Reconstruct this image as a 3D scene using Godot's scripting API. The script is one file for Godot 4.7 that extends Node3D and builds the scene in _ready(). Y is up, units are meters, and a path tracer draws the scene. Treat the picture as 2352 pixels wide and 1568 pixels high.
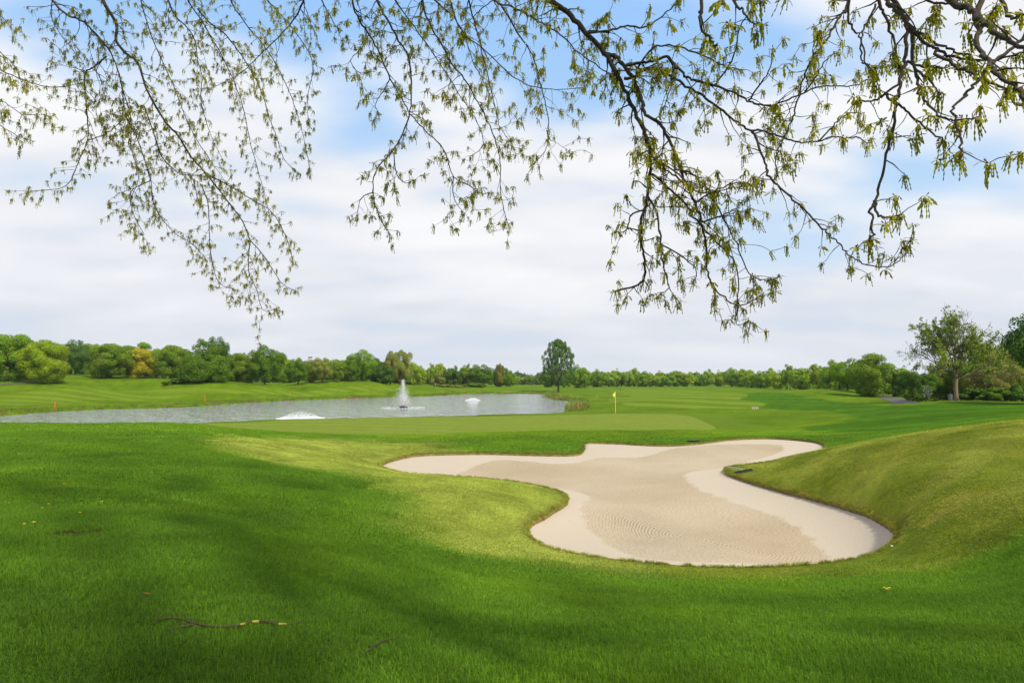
extends Node3D
# A golf course in spring, seen from under an old oak: a raked bunker, a putting green with its flag, a pond with fountains, woods all round.

const F := 1679.0        # focal length, in units of a 2352 x 1568 picture
const TILT := 0.0541     # the camera looks up by this much
const EYE := 5.0         # height of the eye over y = 0
const WATER := 0.5       # height of the pond
const SUN_TO := Vector3(0.44, 0.71, 0.55)

var rng := RandomNumberGenerator.new()
var taken := {}
var M := {}
var noise_a := FastNoiseLite.new()
var noise_b := FastNoiseLite.new()
var noise_c := FastNoiseLite.new()

# ------------------------------------------------------------------ small helpers
class MB:
	var v := PackedVector3Array()
	var n := PackedVector3Array()
	var c := PackedColorArray()
	var uv := PackedVector2Array()
	var i := PackedInt32Array()
	func vert(p: Vector3, nn: Vector3, col := Color.WHITE, t := Vector2.ZERO) -> int:
		v.append(p); n.append(nn); c.append(col); uv.append(t)
		return v.size() - 1
	func tri(a: int, b: int, d: int) -> void:
		i.append(a); i.append(b); i.append(d)
	func quad(a: int, b: int, d: int, e: int) -> void:
		tri(a, b, d); tri(a, d, e)
	func face(pts: Array, col := Color.WHITE) -> void:
		var nn: Vector3 = (pts[2] - pts[0]).cross(pts[1] - pts[0]).normalized()
		var ids := []
		for p in pts: ids.append(vert(p, nn, col))
		for k in range(1, pts.size() - 1): tri(ids[0], ids[k], ids[k + 1])
	func box(ce: Vector3, s: Vector3, b := Basis(), col := Color.WHITE) -> void:
		var h := s * 0.5
		for ax in 3:
			for sg in [-1.0, 1.0]:
				var nn := Vector3.ZERO; nn[ax] = sg
				var a := Vector3.ZERO; a[(ax + 1) % 3] = 1.0
				var d := nn.cross(a)
				var q := []
				for k in [[-1, -1], [1, -1], [1, 1], [-1, 1]]:
					q.append(ce + b * ((nn + a * k[0] + d * k[1]) * h))
				face(q, col)
	func tube(pts: PackedVector3Array, rad: PackedFloat32Array, sides := 6, col := Color.WHITE, cap := true) -> void:
		var m := pts.size()
		if m < 2: return
		var up := Vector3.UP
		var t0 := (pts[1] - pts[0]).normalized()
		if absf(t0.dot(up)) > 0.9: up = Vector3.RIGHT
		var sx := t0.cross(up).normalized()
		var base := v.size()
		for k in m:
			var t := (pts[mini(k + 1, m - 1)] - pts[maxi(k - 1, 0)]).normalized()
			sx = (sx - t * sx.dot(t)).normalized()
			var sy := t.cross(sx)
			for j in sides:
				var a := TAU * j / sides
				var d := sx * cos(a) + sy * sin(a)
				vert(pts[k] + d * rad[k], d, col, Vector2(float(j) / sides, k * 0.2))
		for k in m - 1:
			for j in sides:
				var a := base + k * sides + j
				var b := base + k * sides + (j + 1) % sides
				quad(a, b, b + sides, a + sides)
		if cap:
			for e in [0, m - 1]:
				var tn := (pts[m - 1] - pts[m - 2]).normalized() if e else -t0
				var ce := vert(pts[e] + tn * rad[e] * 0.3, tn, col)
				for j in sides: tri(ce, base + e * sides + j, base + e * sides + (j + 1) % sides)
	func mesh(checked := false) -> ArrayMesh:
		if not checked:   # front faces run clockwise, on the side that the normals point to
			for k in range(0, i.size(), 3):
				var p := v[i[k]]
				if (v[i[k + 2]] - p).cross(v[i[k + 1]] - p).dot(n[i[k]] + n[i[k + 1]] + n[i[k + 2]]) < 0.0:
					var t := i[k + 1]
					i[k + 1] = i[k + 2]; i[k + 2] = t
		var a := []
		a.resize(Mesh.ARRAY_MAX)
		a[Mesh.ARRAY_VERTEX] = v; a[Mesh.ARRAY_NORMAL] = n; a[Mesh.ARRAY_COLOR] = c; a[Mesh.ARRAY_TEX_UV] = uv; a[Mesh.ARRAY_INDEX] = i
		var m := ArrayMesh.new()
		m.add_surface_from_arrays(Mesh.PRIMITIVE_TRIANGLES, a)
		return m

func numbered(called: String) -> String:
	var k: int = taken.get(called, 0)
	taken[called] = k + 1
	return called if k == 0 else "%s_%03d" % [called, k]

func part(called: String, mesh: Mesh, mat: Material, parent: Node3D) -> MeshInstance3D:
	var o := MeshInstance3D.new()
	o.name = called; o.mesh = mesh; o.material_override = mat
	parent.add_child(o, true)
	return o

func solid(called: String, mesh: Mesh, mat: Material) -> MeshInstance3D:
	var o := MeshInstance3D.new()
	o.name = numbered(called); o.mesh = mesh; o.material_override = mat
	add_child(o)
	return o

func thing(called: String, label: String, category: String, at := Vector3.ZERO, group := "") -> Node3D:
	var o := Node3D.new()
	o.name = numbered(called); add_child(o); o.position = at
	return tag(o, label, category, group)

func tag(o: Node3D, label: String, category: String, group := "", kind := "") -> Node3D:
	if label: o.set_meta("label", label)
	if category: o.set_meta("category", category)
	if group: o.set_meta("group", group)
	if kind: o.set_meta("kind", kind)
	return o

func structure(called: String, mesh: Mesh, mat: Material) -> MeshInstance3D:
	var o := solid(called, mesh, mat)
	o.set_meta("kind", "structure")
	return o

func copies(called: String, mesh: Mesh, mat: Material, where: Array, colors: Array, parent: Node3D) -> MultiMeshInstance3D:
	var mm := MultiMesh.new()
	mm.transform_format = MultiMesh.TRANSFORM_3D
	mm.use_colors = colors.size() > 0
	mm.mesh = mesh
	mm.instance_count = where.size()
	for k in where.size():
		mm.set_instance_transform(k, where[k])
		if colors.size(): mm.set_instance_color(k, colors[k])
	var o := MultiMeshInstance3D.new()
	o.name = numbered(called) if parent == self else called
	o.multimesh = mm; o.material_override = mat
	parent.add_child(o, true)
	return o

func rf(a: float, b: float) -> float:
	return rng.randf_range(a, b)

func rdir() -> Vector3:
	var y := rf(-1, 1)
	var a := rf(0, TAU)
	var r := sqrt(1.0 - y * y)
	return Vector3(r * cos(a), y, r * sin(a))

# a point of the place that lies at depth metres in front of the eye, given where it shows in the 2352 x 1568 picture
func px(x: float, y: float, depth: float) -> Vector3:
	var a := (x - 1176.0) / F
	var b := -(y - 784.0) / F
	var w := cos(TILT) - b * sin(TILT)
	return Vector3(a / w * depth, EYE + (b * cos(TILT) + sin(TILT)) / w * depth, -depth)

func depth_for_drop(y: float, drop: float) -> float:
	var b := -(y - 784.0) / F
	return -drop * (cos(TILT) - b * sin(TILT)) / (b * cos(TILT) + sin(TILT))

func std(col: Color, rough := 0.8, spec := 0.5) -> StandardMaterial3D:
	var m := StandardMaterial3D.new()
	m.albedo_color = col.linear_to_srgb()
	m.roughness = rough
	m.metallic_specular = spec
	return m

func tinted(rough := 0.6, back := 0.0, spec := 0.4) -> StandardMaterial3D:
	var m := std(Color.WHITE, rough, spec)
	m.vertex_color_use_as_albedo = true
	if back > 0.0:
		m.backlight_enabled = true
		m.backlight = Color(back, back, back).linear_to_srgb()
	return m

# ------------------------------------------------------------------ the lie of the land
var gu := PackedFloat32Array()   # columns of the grid: X over the softened depth
var gv := PackedFloat32Array()   # rows: asinh(depth / 8)
var gh := PackedFloat32Array()
var tu := PackedFloat64Array()
var tv := PackedFloat64Array()
var tw := PackedFloat64Array()
var bunker := PackedVector2Array()
var green := PackedVector2Array()
var fairway := PackedVector2Array()
var fairway_far := PackedVector2Array()
var pond := PackedVector2Array()
var raked := PackedVector2Array()

func soft(d: float) -> float:
	return sqrt(d * d + 64.0)

func asinh8(d: float) -> float:
	return asinh(d / 8.0)

func control_points() -> Array:
	var out := []          # [X, depth, height]
	# seen in the photograph, with their drop under the eye
	var near := [
		[-500, 1568, 1.58], [0, 1568, 1.60], [600, 1568, 1.66], [1176, 1568, 1.75], [1800, 1568, 1.75], [2352, 1568, 1.70], [2850, 1568, 1.62],
		[-500, 1400, 1.62], [0, 1400, 1.65], [600, 1400, 1.80], [1000, 1400, 2.10], [1400, 1400, 2.42], [1800, 1400, 2.45], [2352, 1400, 2.10], [2850, 1400, 1.85],
		[-500, 1250, 1.66], [0, 1250, 1.68], [500, 1250, 1.82], [780, 1250, 2.15], [1050, 1275, 2.74], [2200, 1270, 2.62], [2352, 1250, 2.25], [2750, 1250, 1.85],
		[-500, 1100, 1.75], [0, 1100, 1.74], [400, 1100, 1.84], [640, 1100, 2.10],
		[820, 1130, 2.40], [1060, 1180, 2.66], [1200, 1180, 2.88], [900, 1180, 2.48],
		[450, 975, 3.30], [700, 992, 3.32], [1000, 996, 3.35], [1300, 985, 3.36], [1600, 970, 3.40], [1000, 957, 3.38], [1400, 951, 3.42], [650, 964, 3.36],
	]
	for p in near:
		var d := depth_for_drop(p[1], p[2])
		var w := px(p[0], p[1], d)
		out.append([w.x, d, w.y])
	# seen, with their depth
	var far := [
		[1000, 1096, 19.5], [880, 1094, 18.5], [1140, 1108, 20.0], [1240, 1128, 19.6],
		[760, 1048, 26.0], [860, 1072, 25.0], [700, 1020, 30.0], [600, 1000, 31.0], [780, 1010, 34.0],
		[-300, 976, 32.0], [0, 976, 32.0], [200, 976, 32.0], [400, 974, 34.0], [520, 985, 36.0],
		[1000, 1007, 36.5], [1180, 1001, 38.0], [1330, 999, 40.0], [1500, 1001, 41.5], [850, 1010, 36.0], [1700, 995, 45.0],
		[2352, 970, 21.0], [2200, 984, 23.0], [2000, 1010, 25.0], [1890, 1033, 26.5], [1800, 1052, 26.0], [1800, 1088, 22.3], [1950, 1088, 19.6], [2100, 1088, 17.6], [2352, 1088, 14.6], [2100, 1180, 14.3], [2352, 1180, 11.2], [2700, 980, 18.0], [2700, 1090, 13.0],
		[2352, 955, 45.0], [2200, 966, 48.0], [2000, 985, 48.0], [1850, 992, 48.0], [2700, 945, 45.0],
		[2352, 925, 85.0], [2200, 921, 88.0], [2050, 934, 85.0], [1900, 944, 85.0], [1700, 950, 78.0], [2600, 915, 85.0],
		[1450, 921, 125.0], [1700, 920, 125.0], [1600, 905, 185.0], [1880, 893, 165.0], [2000, 908, 150.0], [2060, 916, 128.0], [1780, 899, 175.0],
		[1500, 888, 380.0], [1300, 889, 360.0], [1800, 889, 330.0], [1176, 887, 400.0], [1000, 890, 330.0], [1280, 899, 275.0], [1330, 938, 116.0], [1400, 930, 116.0], [1300, 908, 215.0],
		[-200, 945, 104.0], [0, 941, 108.0], [125, 933, 119.0], [470, 915, 163.0], [700, 908, 194.0], [900, 903, 232.0], [1100, 900, 268.0],
		[0, 905, 145.0], [300, 898, 175.0], [600, 893, 215.0], [900, 891, 275.0], [-300, 905, 140.0],
		[0, 878, 165.0], [150, 876, 172.0], [300, 865, 205.0], [420, 872, 192.0], [470, 877, 180.0], [560, 880, 190.0], [620, 881, 200.0], [690, 884, 212.0], [850, 875, 238.0], [960, 884, 255.0], [950, 875, 340.0], [-300, 876, 165.0],
		[1060, 884, 310.0], [2010, 913, 138.0], [1900, 899, 210.0],
	]
	for p in far:
		var w := px(p[0], p[1], p[2])
		out.append([w.x, float(p[2]), w.y])
	# out of sight: X, depth, drop
	var hid := [
		[0, -4, 1.55], [10, -6, 1.45], [-10, -6, 1.5], [0, -18, 1.4], [-14, 0, 1.5], [14, 0, 1.5], [0, 1, 1.6],
		[-32, 54, 3.9], [-48, 62, 4.0], [-20, 56, 3.6], [-90, 80, 4.0],
		[62, 108, 2.9], [80, 106, 2.8], [95, 130, 2.2], [110, 160, 1.4], [60, 170, 2.6],
		[-300, 300, -1.5], [300, 300, 0.5], [-150, 260, -1.6], [-90, 320, 0.8],
		[0, 600, 3.0], [-300, 600, 1.5], [300, 600, 2.0], [-700, 900, 0.0], [700, 900, 0.5], [0, 1200, 2.6], [0, 3000, 2.0], [-2500, 3000, 0.0], [2500, 3000, 0.0],
		[1.5, 27, 3.12], [5, 22, 3.12], [4.5, 15.5, 3.14], [6, 31, 3.08], [10, 34, 3.06], [-2.2, 28, 3.1],
	]
	for p in hid:
		out.append([float(p[0]), float(p[1]), EYE - p[2]])
	for k in range(0, bunker.size(), 3):
		out.append([bunker[k].x, bunker[k].y, EYE - 3.05])
	return out

func fit_land() -> void:
	var pts := control_points()
	var n := pts.size()
	var m := n + 3
	tu.resize(n); tv.resize(n); tw.resize(m)
	for k in n:
		tu[k] = pts[k][0] / soft(pts[k][1])
		tv[k] = asinh8(pts[k][1])
	var rows := []
	for a in n:
		var r := PackedFloat64Array()
		r.resize(m + 1)
		for b in n:
			var q := (tu[a] - tu[b]) ** 2 + ((tv[a] - tv[b]) * 0.6) ** 2
			r[b] = q * log(q + 1e-9)
		r[a] += 0.0006
		r[n] = 1.0; r[n + 1] = tu[a]; r[n + 2] = tv[a]; r[m] = pts[a][2]
		rows.append(r)
	for e in 3:
		var r := PackedFloat64Array()
		r.resize(m + 1)
		for b in n: r[b] = [1.0, tu[b], tv[b]][e]
		rows.append(r)
	for c in m:
		var best := c
		for r in range(c + 1, m):
			if absf(rows[r][c]) > absf(rows[best][c]): best = r
		var t = rows[c]; rows[c] = rows[best]; rows[best] = t
		var pr: PackedFloat64Array = rows[c]
		for r in range(c + 1, m):
			var rr: PackedFloat64Array = rows[r]
			var k := rr[c] / pr[c]
			if k == 0.0: continue
			for j in range(c, m + 1): rr[j] -= k * pr[j]
			rows[r] = rr
	for c in range(m - 1, -1, -1):
		var s: float = rows[c][m]
		for j in range(c + 1, m): s -= rows[c][j] * tw[j]
		tw[c] = s / rows[c][c]

func plate(u: float, v: float) -> float:
	var n := tu.size()
	var s := tw[n] + tw[n + 1] * u + tw[n + 2] * v
	for k in n:
		var du := u - tu[k]
		var dv := (v - tv[k]) * 0.6
		var q := du * du + dv * dv
		s += tw[k] * q * log(q + 1e-9)
	return s

func make_grid() -> void:
	for e in [-9.0, -6.0, -4.0, -3.0, -2.2, -1.7, -1.4, -1.2, -1.08, -0.99, -0.93, -0.89]: gu.append(e)
	for k in 345: gu.append(-0.862 + k * 0.005)
	for e in [0.89, 0.93, 0.99, 1.08, 1.2, 1.4, 1.7, 2.2, 3.0, 4.0, 6.0, 9.0]: gu.append(e)
	for d in [-40.0, -28.0, -20.0, -14.0, -10.0, -7.0, -5.0, -3.5, -2.2, -1.0, 0.0, 0.8, 1.6, 2.3, 2.9]: gv.append(asinh8(d))
	var v := asinh8(3.4)
	while v < asinh8(62.0):
		gv.append(v); v += 0.0115
	while v < asinh8(420.0):
		gv.append(v); v += 0.021
	while v < asinh8(1000.0):
		gv.append(v); v += 0.05
	for d in [1300.0, 1700.0, 2300.0, 3200.0, 4500.0]: gv.append(asinh8(d))
	gh.resize(gu.size() * gv.size())
	# the plate is evaluated on every fourth node of the fine part and filled in between by cubic steps
	var cu := PackedInt32Array()
	var cv := PackedInt32Array()
	for k in gu.size():
		if k < 12 or k >= gu.size() - 12 or (k - 12) % 4 == 0: cu.append(k)
	for k in gv.size():
		if k < 15 or k >= gv.size() - 25 or (k - 15) % 3 == 0: cv.append(k)
	for j in cv.size():
		for i in cu.size():
			gh[cv[j] * gu.size() + cu[i]] = plate(gu[cu[i]], gv[cv[j]])
	for j in cv.size():
		fill_between(cv[j] * gu.size(), 1, cu, gu)
	for i in gu.size():
		fill_between(i, gu.size(), cv, gv)

func fill_between(first: int, step: int, known: PackedInt32Array, at: PackedFloat32Array) -> void:
	for k in known.size() - 1:
		var a := known[k]
		var b := known[k + 1]
		if b == a + 1: continue
		var ha := gh[first + a * step]
		var hb := gh[first + b * step]
		var w := at[b] - at[a]
		var ma := (hb - ha) / w
		var mb := ma
		if k > 0:
			var z := known[k - 1]
			ma = (ma + (ha - gh[first + z * step]) / (at[a] - at[z])) * 0.5
		if k + 2 < known.size():
			var z := known[k + 2]
			mb = (mb + (gh[first + z * step] - hb) / (at[z] - at[b])) * 0.5
		for q in range(a + 1, b):
			var t := (at[q] - at[a]) / w
			var t2 := t * t
			var t3 := t2 * t
			gh[first + q * step] = ha * (2 * t3 - 3 * t2 + 1) + hb * (3 * t2 - 2 * t3) + w * (ma * (t3 - 2 * t2 + t) + mb * (t3 - t2))

func land(x: float, d: float) -> float:
	var u := clampf(x / soft(d), gu[0] + 0.001, gu[gu.size() - 1] - 0.001)
	var v := clampf(asinh8(d), gv[0] + 0.001, gv[gv.size() - 1] - 0.001)
	var i := gu.bsearch(u) - 1
	var j := gv.bsearch(v) - 1
	var s := (u - gu[i]) / (gu[i + 1] - gu[i])
	var t := (v - gv[j]) / (gv[j + 1] - gv[j])
	var k := j * gu.size() + i
	var w := gu.size()
	return lerpf(lerpf(gh[k], gh[k + 1], s), lerpf(gh[k + w], gh[k + w + 1], s), t)

func on_land(x: float, d: float) -> Vector3:
	return Vector3(x, land(x, d), -d)

func land_normal(x: float, d: float, e := 0.2) -> Vector3:
	return Vector3(land(x - e, d) - land(x + e, d), 2.0 * e, land(x, d + e) - land(x, d - e)).normalized()

# where the line of sight through that point of the picture meets the land
func hit(x: float, y: float, from := 2.0) -> Vector3:
	var last := from
	var d := from
	while d < 1500.0:
		var p := px(x, y, d)
		if p.y < land(p.x, d):
			for k in 12:
				var m := (last + d) * 0.5
				var q := px(x, y, m)
				if q.y < land(q.x, m): d = m
				else: last = m
			var e := px(x, y, d)
			return on_land(e.x, d)
		last = d
		d *= 1.02
	var f := px(x, y, 900.0)
	return on_land(f.x, 900.0)

func smooth_loop(pts: Array, steps: int) -> PackedVector2Array:
	var out := PackedVector2Array()
	var n := pts.size()
	for k in n:
		var a: Vector2 = pts[(k + n - 1) % n]
		var b: Vector2 = pts[k]
		var c: Vector2 = pts[(k + 1) % n]
		var d: Vector2 = pts[(k + 2) % n]
		for s in steps:
			out.append(b.cubic_interpolate(c, a, d, float(s) / steps))
	return out

# signed distance to a loop, negative inside; far outside its box only a large number
func loop_distance(loop: PackedVector2Array, box: Rect2, p: Vector2, margin := 6.0) -> float:
	if not box.grow(margin).has_point(p): return 99.0
	var best := 1e9
	var inside := false
	var n := loop.size()
	var a := loop[n - 1]
	for k in n:
		var b := loop[k]
		var ab := b - a
		var t := clampf((p - a).dot(ab) / ab.length_squared(), 0.0, 1.0)
		best = minf(best, (a + ab * t).distance_squared_to(p))
		if (a.y > p.y) != (b.y > p.y) and p.x < (b.x - a.x) * (p.y - a.y) / (b.y - a.y) + a.x:
			inside = not inside
		a = b
	return -sqrt(best) if inside else sqrt(best)

func box_of(loop: PackedVector2Array) -> Rect2:
	var r := Rect2(loop[0], Vector2.ZERO)
	for p in loop: r = r.expand(p)
	return r

func seen_loop(pts: Array, drop: float, steps: int) -> PackedVector2Array:
	var w := []
	for p in pts:
		if drop > 0.0:
			var d := depth_for_drop(p[1], drop)
			w.append(Vector2(px(p[0], p[1], d).x, d))
		else:
			var h := hit(p[0], p[1])
			w.append(Vector2(h.x, -h.z))
	return smooth_loop(w, steps)

var boxes := {}
var sd_bunker := PackedFloat32Array()
var sd_green := PackedFloat32Array()
var sd_fair := PackedFloat32Array()
var sd_pond := PackedFloat32Array()

func lay_out() -> void:
	var b := [[2.8, 12.3], [0.9, 13.4], [0.35, 15.2], [0.9, 17.2], [1.45, 19.0], [1.3, 20.6], [0.2, 22.3], [-1.6, 23.6], [-3.6, 24.6], [-4.75, 26.8], [-4.5, 29.4], [-3.6, 30.9], [-1.2, 31.4], [1.4, 30.8], [2.7, 31.0], [3.25, 33.0], [3.7, 36.6], [5.2, 36.6], [7.2, 35.4], [9.0, 36.2], [11.5, 38.8], [14.0, 39.8], [15.4, 37.5], [14.4, 33.8], [12.2, 30.4], [9.4, 27.6], [7.7, 26.3], [7.2, 24.6], [7.35, 22.0], [7.9, 19.0], [8.15, 16.8], [7.55, 14.6], [6.2, 13.0], [4.6, 12.3]]
	var bp := []
	for p in b: bp.append(Vector2(p[0], p[1]))
	bunker = smooth_loop(bp, 6)
	fit_land()
	make_grid()
	green = seen_loop([[330, 969], [600, 966], [900, 955], [1150, 951], [1400, 948.5], [1560, 951], [1620, 968], [1642, 986], [1560, 990], [1300, 991], [1100, 996], [900, 1003], [740, 1003], [600, 996], [470, 983]], 3.35, 5)
	pond = seen_loop([[-420, 962], [-200, 959], [5, 955], [100, 947], [250, 940], [425, 935], [588, 924], [738, 917.5], [888, 913], [988, 910], [1075, 905], [1176, 904], [1248, 905.5], [1254, 912], [1280, 919], [1312, 922], [1306, 930], [1304, 942], [1280, 953], [1150, 957], [900, 962], [600, 974], [300, 988], [0, 1005], [-420, 1020]], EYE - WATER, 4)
	fairway = seen_loop([[1395, 918], [1440, 930], [1520, 937], [1640, 937.5], [1735, 937], [1756, 926], [1700, 917], [1716, 906], [1640, 899], [1540, 895], [1450, 894], [1400, 898], [1450, 908]], 0.0, 4)
	fairway_far = seen_loop([[-260, 934], [0, 931], [120, 929], [178, 926], [196, 918], [400, 912], [600, 905], [800, 899], [920, 896], [910, 891], [760, 891], [560, 894], [300, 899], [0, 904], [-260, 908]], 0.0, 4)
	for e in [["bunker", bunker], ["green", green], ["fairway", fairway], ["fairway_far", fairway_far], ["pond", pond]]:
		boxes[e[0]] = box_of(e[1])
	var w := gu.size()
	sd_bunker.resize(gh.size()); sd_green.resize(gh.size()); sd_fair.resize(gh.size()); sd_pond.resize(gh.size())
	for j in gv.size():
		var d := 8.0 * sinh(gv[j])
		for i in w:
			var k := j * w + i
			var p := Vector2(gu[i] * soft(d), d)
			sd_bunker[k] = loop_distance(bunker, boxes.bunker, p, 9.0)
			sd_green[k] = loop_distance(green, boxes.green, p, 6.0)
			sd_fair[k] = minf(loop_distance(fairway, boxes.fairway, p, 6.0), loop_distance(fairway_far, boxes.fairway_far, p, 6.0))
			sd_pond[k] = loop_distance(pond, boxes.pond, p, 8.0)
			var h := gh[k]
			# small unevenness of the ground
			var amp := 0.05 * clampf(d / 10.0, 0.3, 1.0) * clampf((sd_green[k] + 1.0) / 3.0, 0.1, 1.0) * clampf(sd_bunker[k] / 1.5, 0.0, 1.0)
			h += noise_a.get_noise_2d(p.x * 0.9, p.y * 0.9) * amp + noise_b.get_noise_2d(p.x * 0.12, p.y * 0.12) * amp * 2.5
			# the bed and the banks of the pond
			if sd_pond[k] < 8.0:
				var t := smoothstep(0.0, 6.0, sd_pond[k])
				var bank := WATER + (0.32 if d > 90.0 else 0.2) + 0.05 * sd_pond[k]
				h = lerpf(bank, maxf(h, bank), t)
				if sd_pond[k] < 0.0: h = WATER - minf(1.2, -sd_pond[k] * 0.5)
				elif sd_pond[k] < 0.5: h = lerpf(WATER - 0.05, h, sd_pond[k] / 0.5)
			gh[k] = h

# ------------------------------------------------------------------ turf, sand and water
const ROUGH := Color(0.102, 0.212, 0.011)
const OLIVE := Color(0.212, 0.265, 0.022)
const GREEN := Color(0.222, 0.300, 0.038)
const FAIR := Color(0.172, 0.268, 0.018)
const SEMI := Color(0.142, 0.248, 0.011)
const DEEP := Color(0.076, 0.188, 0.008)
const DRY := Color(0.280, 0.230, 0.050)

func mix3(a: Color, b: Color, t: float) -> Color:
	return a.lerp(b, clampf(t, 0.0, 1.0))

func surround(x: float, d: float, sdb: float) -> float:
	# how much of the shorter, yellower turf grows here: round the bunker and over the mound right of it
	var s := sdb + maxf(0.0, 12.6 - d) * 0.8 - maxf(0.0, x - 5.0) * 0.8 - smoothstep(15.0, 20.0, d) * (1.0 - smoothstep(0.0, 3.0, x)) * 3.0
	s += noise_a.get_noise_2d(x * 0.7 + 40.0, d * 0.7) * 0.9
	var t := 1.0 - smoothstep(1.6, 3.6, s)
	return t * (1.0 - smoothstep(27.0, 33.0, d - smoothstep(-1.0, -4.0, x) * 4.0))

func turf(x: float, d: float, sdb: float, sdg: float, sdf: float, region: int) -> Color:
	var big := noise_b.get_noise_2d(x * 0.35, d * 0.35)
	var mid := noise_a.get_noise_2d(x * 1.1, d * 0.8)
	var fine := noise_c.get_noise_2d(x * 5.0, d * 3.0)
	var c: Color
	if region == 1:
		c = GREEN
		var band := sin((x * 0.35 + d * 0.94) * 2.1) * 0.5 + 0.5
		c = c * (0.95 + 0.09 * smoothstep(0.3, 0.7, band)) * (1.0 + 0.05 * mid)
	elif region == 2:
		c = FAIR
		var band := sin((x * 0.55 + d * 0.30) * 0.62) if x > 0.0 else sin((x * 0.12 + d * 0.99) * 0.75)
		c = c * (0.86 + 0.32 * smoothstep(-0.35, 0.35, band)) * (1.0 + 0.08 * big)
	else:
		# long rough near the oak, closer mown rough over the rest of the course, and one swathe of long grass between them on the right
		var mown := 1.0 - smoothstep(-0.8, 0.8, loop_distance(semi_loop, semi_box, Vector2(x, d), 3.0) + mid)
		var deep := 1.0 - smoothstep(-0.7, 0.7, loop_distance(deep_loop, deep_box, Vector2(x, d), 3.0) + mid * 0.6) if mown > 0.0 else 0.0
		c = ROUGH.lerp(SEMI, mown).lerp(DEEP, deep)
		c = c * (1.0 + 0.22 * big + 0.20 * mid + 0.16 * noise_c.get_noise_2d(x * 1.6, d * 1.6))
		c = mix3(c, Color(0.165, 0.250, 0.008), (big * 0.9 + mid * 0.7) * 0.5 * (1.0 - deep))
		if mown > 0.0:
			# mowing lines, and the collar of the green
			var band := sin((x * 0.35 - d * 0.25) * 0.9 + big * 1.5)
			if deep > 0.0: band = sin((x * 0.16 + d * 0.9) * 0.55 + big * 2.0) * 1.3
			c = c * (1.0 + 0.10 * band)
			c = mix3(c, Color(0.165, 0.262, 0.022), (1.0 - smoothstep(1.5, 5.0, sdg)) * 0.85)
		var s := surround(x, d, sdb)
		if s > 0.0:
			var o := mix3(OLIVE, DRY, (mid * 0.9 + fine * 0.8 - 0.12) * 1.1)
			o = mix3(o, Color(0.115, 0.200, 0.010), (big * 1.0 - fine * 0.7 + 0.05) * 1.2)
			if x < 2.2: o = mix3(o, Color(0.315, 0.370, 0.060), 0.75 + 0.4 * mid)
			else:
				# passes of the mower over the mound
				var pass_ := sin((x * 0.62 - d * 0.78) * 2.6 + big * 1.2)
				o = mix3(o, Color(0.330, 0.350, 0.055), 0.62 * smoothstep(-0.2, 0.6, pass_) * smoothstep(6.5, 9.5, x))
				o = mix3(o, Color(0.185, 0.195, 0.014), (0.05 + 0.9 * big) * smoothstep(6.0, 8.5, x))
			o = o * (1.0 + 0.30 * mid + 0.28 * fine)
			c = mix3(c, o, s)
		# thin dry turf along the lip of the bunker
		c = mix3(c, Color(0.17, 0.115, 0.035), (1.0 - smoothstep(0.05, 0.35, sdb)) * (0.5 + fine))
	if d < 14.0: c = mix3(c, Color(0.075, 0.052, 0.022), 1.0 - smoothstep(0.7, 1.1, bare(x, d)))
	return Color(c.r, c.g, c.b) * (1.0 + 0.10 * fine)

var semi_loop := PackedVector2Array([Vector2(-900, 50), Vector2(-34, 46), Vector2(-14, 40), Vector2(-4, 35.5), Vector2(2, 38.5), Vector2(9, 40), Vector2(15, 42.5), Vector2(22, 43), Vector2(40, 52), Vector2(90, 60), Vector2(4000, 300), Vector2(4000, 5000), Vector2(-4000, 5000), Vector2(-4000, 300)])
var semi_box := Rect2(-4000, 34, 8000, 5000)
var deep_loop := PackedVector2Array([Vector2(0, -50), Vector2(1, -50), Vector2(0, -49)])
var deep_box := Rect2(0, -50, 1, 1)

# a worn hollow in the lawn; below 1 inside it
var hollow := Vector2.ZERO
func bare(x: float, d: float) -> float:
	return Vector2((x - hollow.x) / 0.36, (d - hollow.y - (x - hollow.x) * 0.35) / 0.16).length() + noise_c.get_noise_2d(x * 4.0, d * 4.0) * 0.5

func clip(poly: Array, which: int, keep_inside: bool) -> Array:
	# a vertex of poly: [x, depth, height, sd bunker, sd green, sd fairway]
	var out := []
	var n := poly.size()
	for k in n:
		var a: PackedFloat32Array = poly[k]
		var b: PackedFloat32Array = poly[(k + 1) % n]
		var ia := (a[which] < 0.0) == keep_inside
		var ib := (b[which] < 0.0) == keep_inside
		if ia: out.append(a)
		if ia != ib:
			var t := a[which] / (a[which] - b[which])
			var m := PackedFloat32Array()
			for e in 6: m.append(lerpf(a[e], b[e], t))
			m[which] = 0.0
			out.append(m)
	return out

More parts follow.
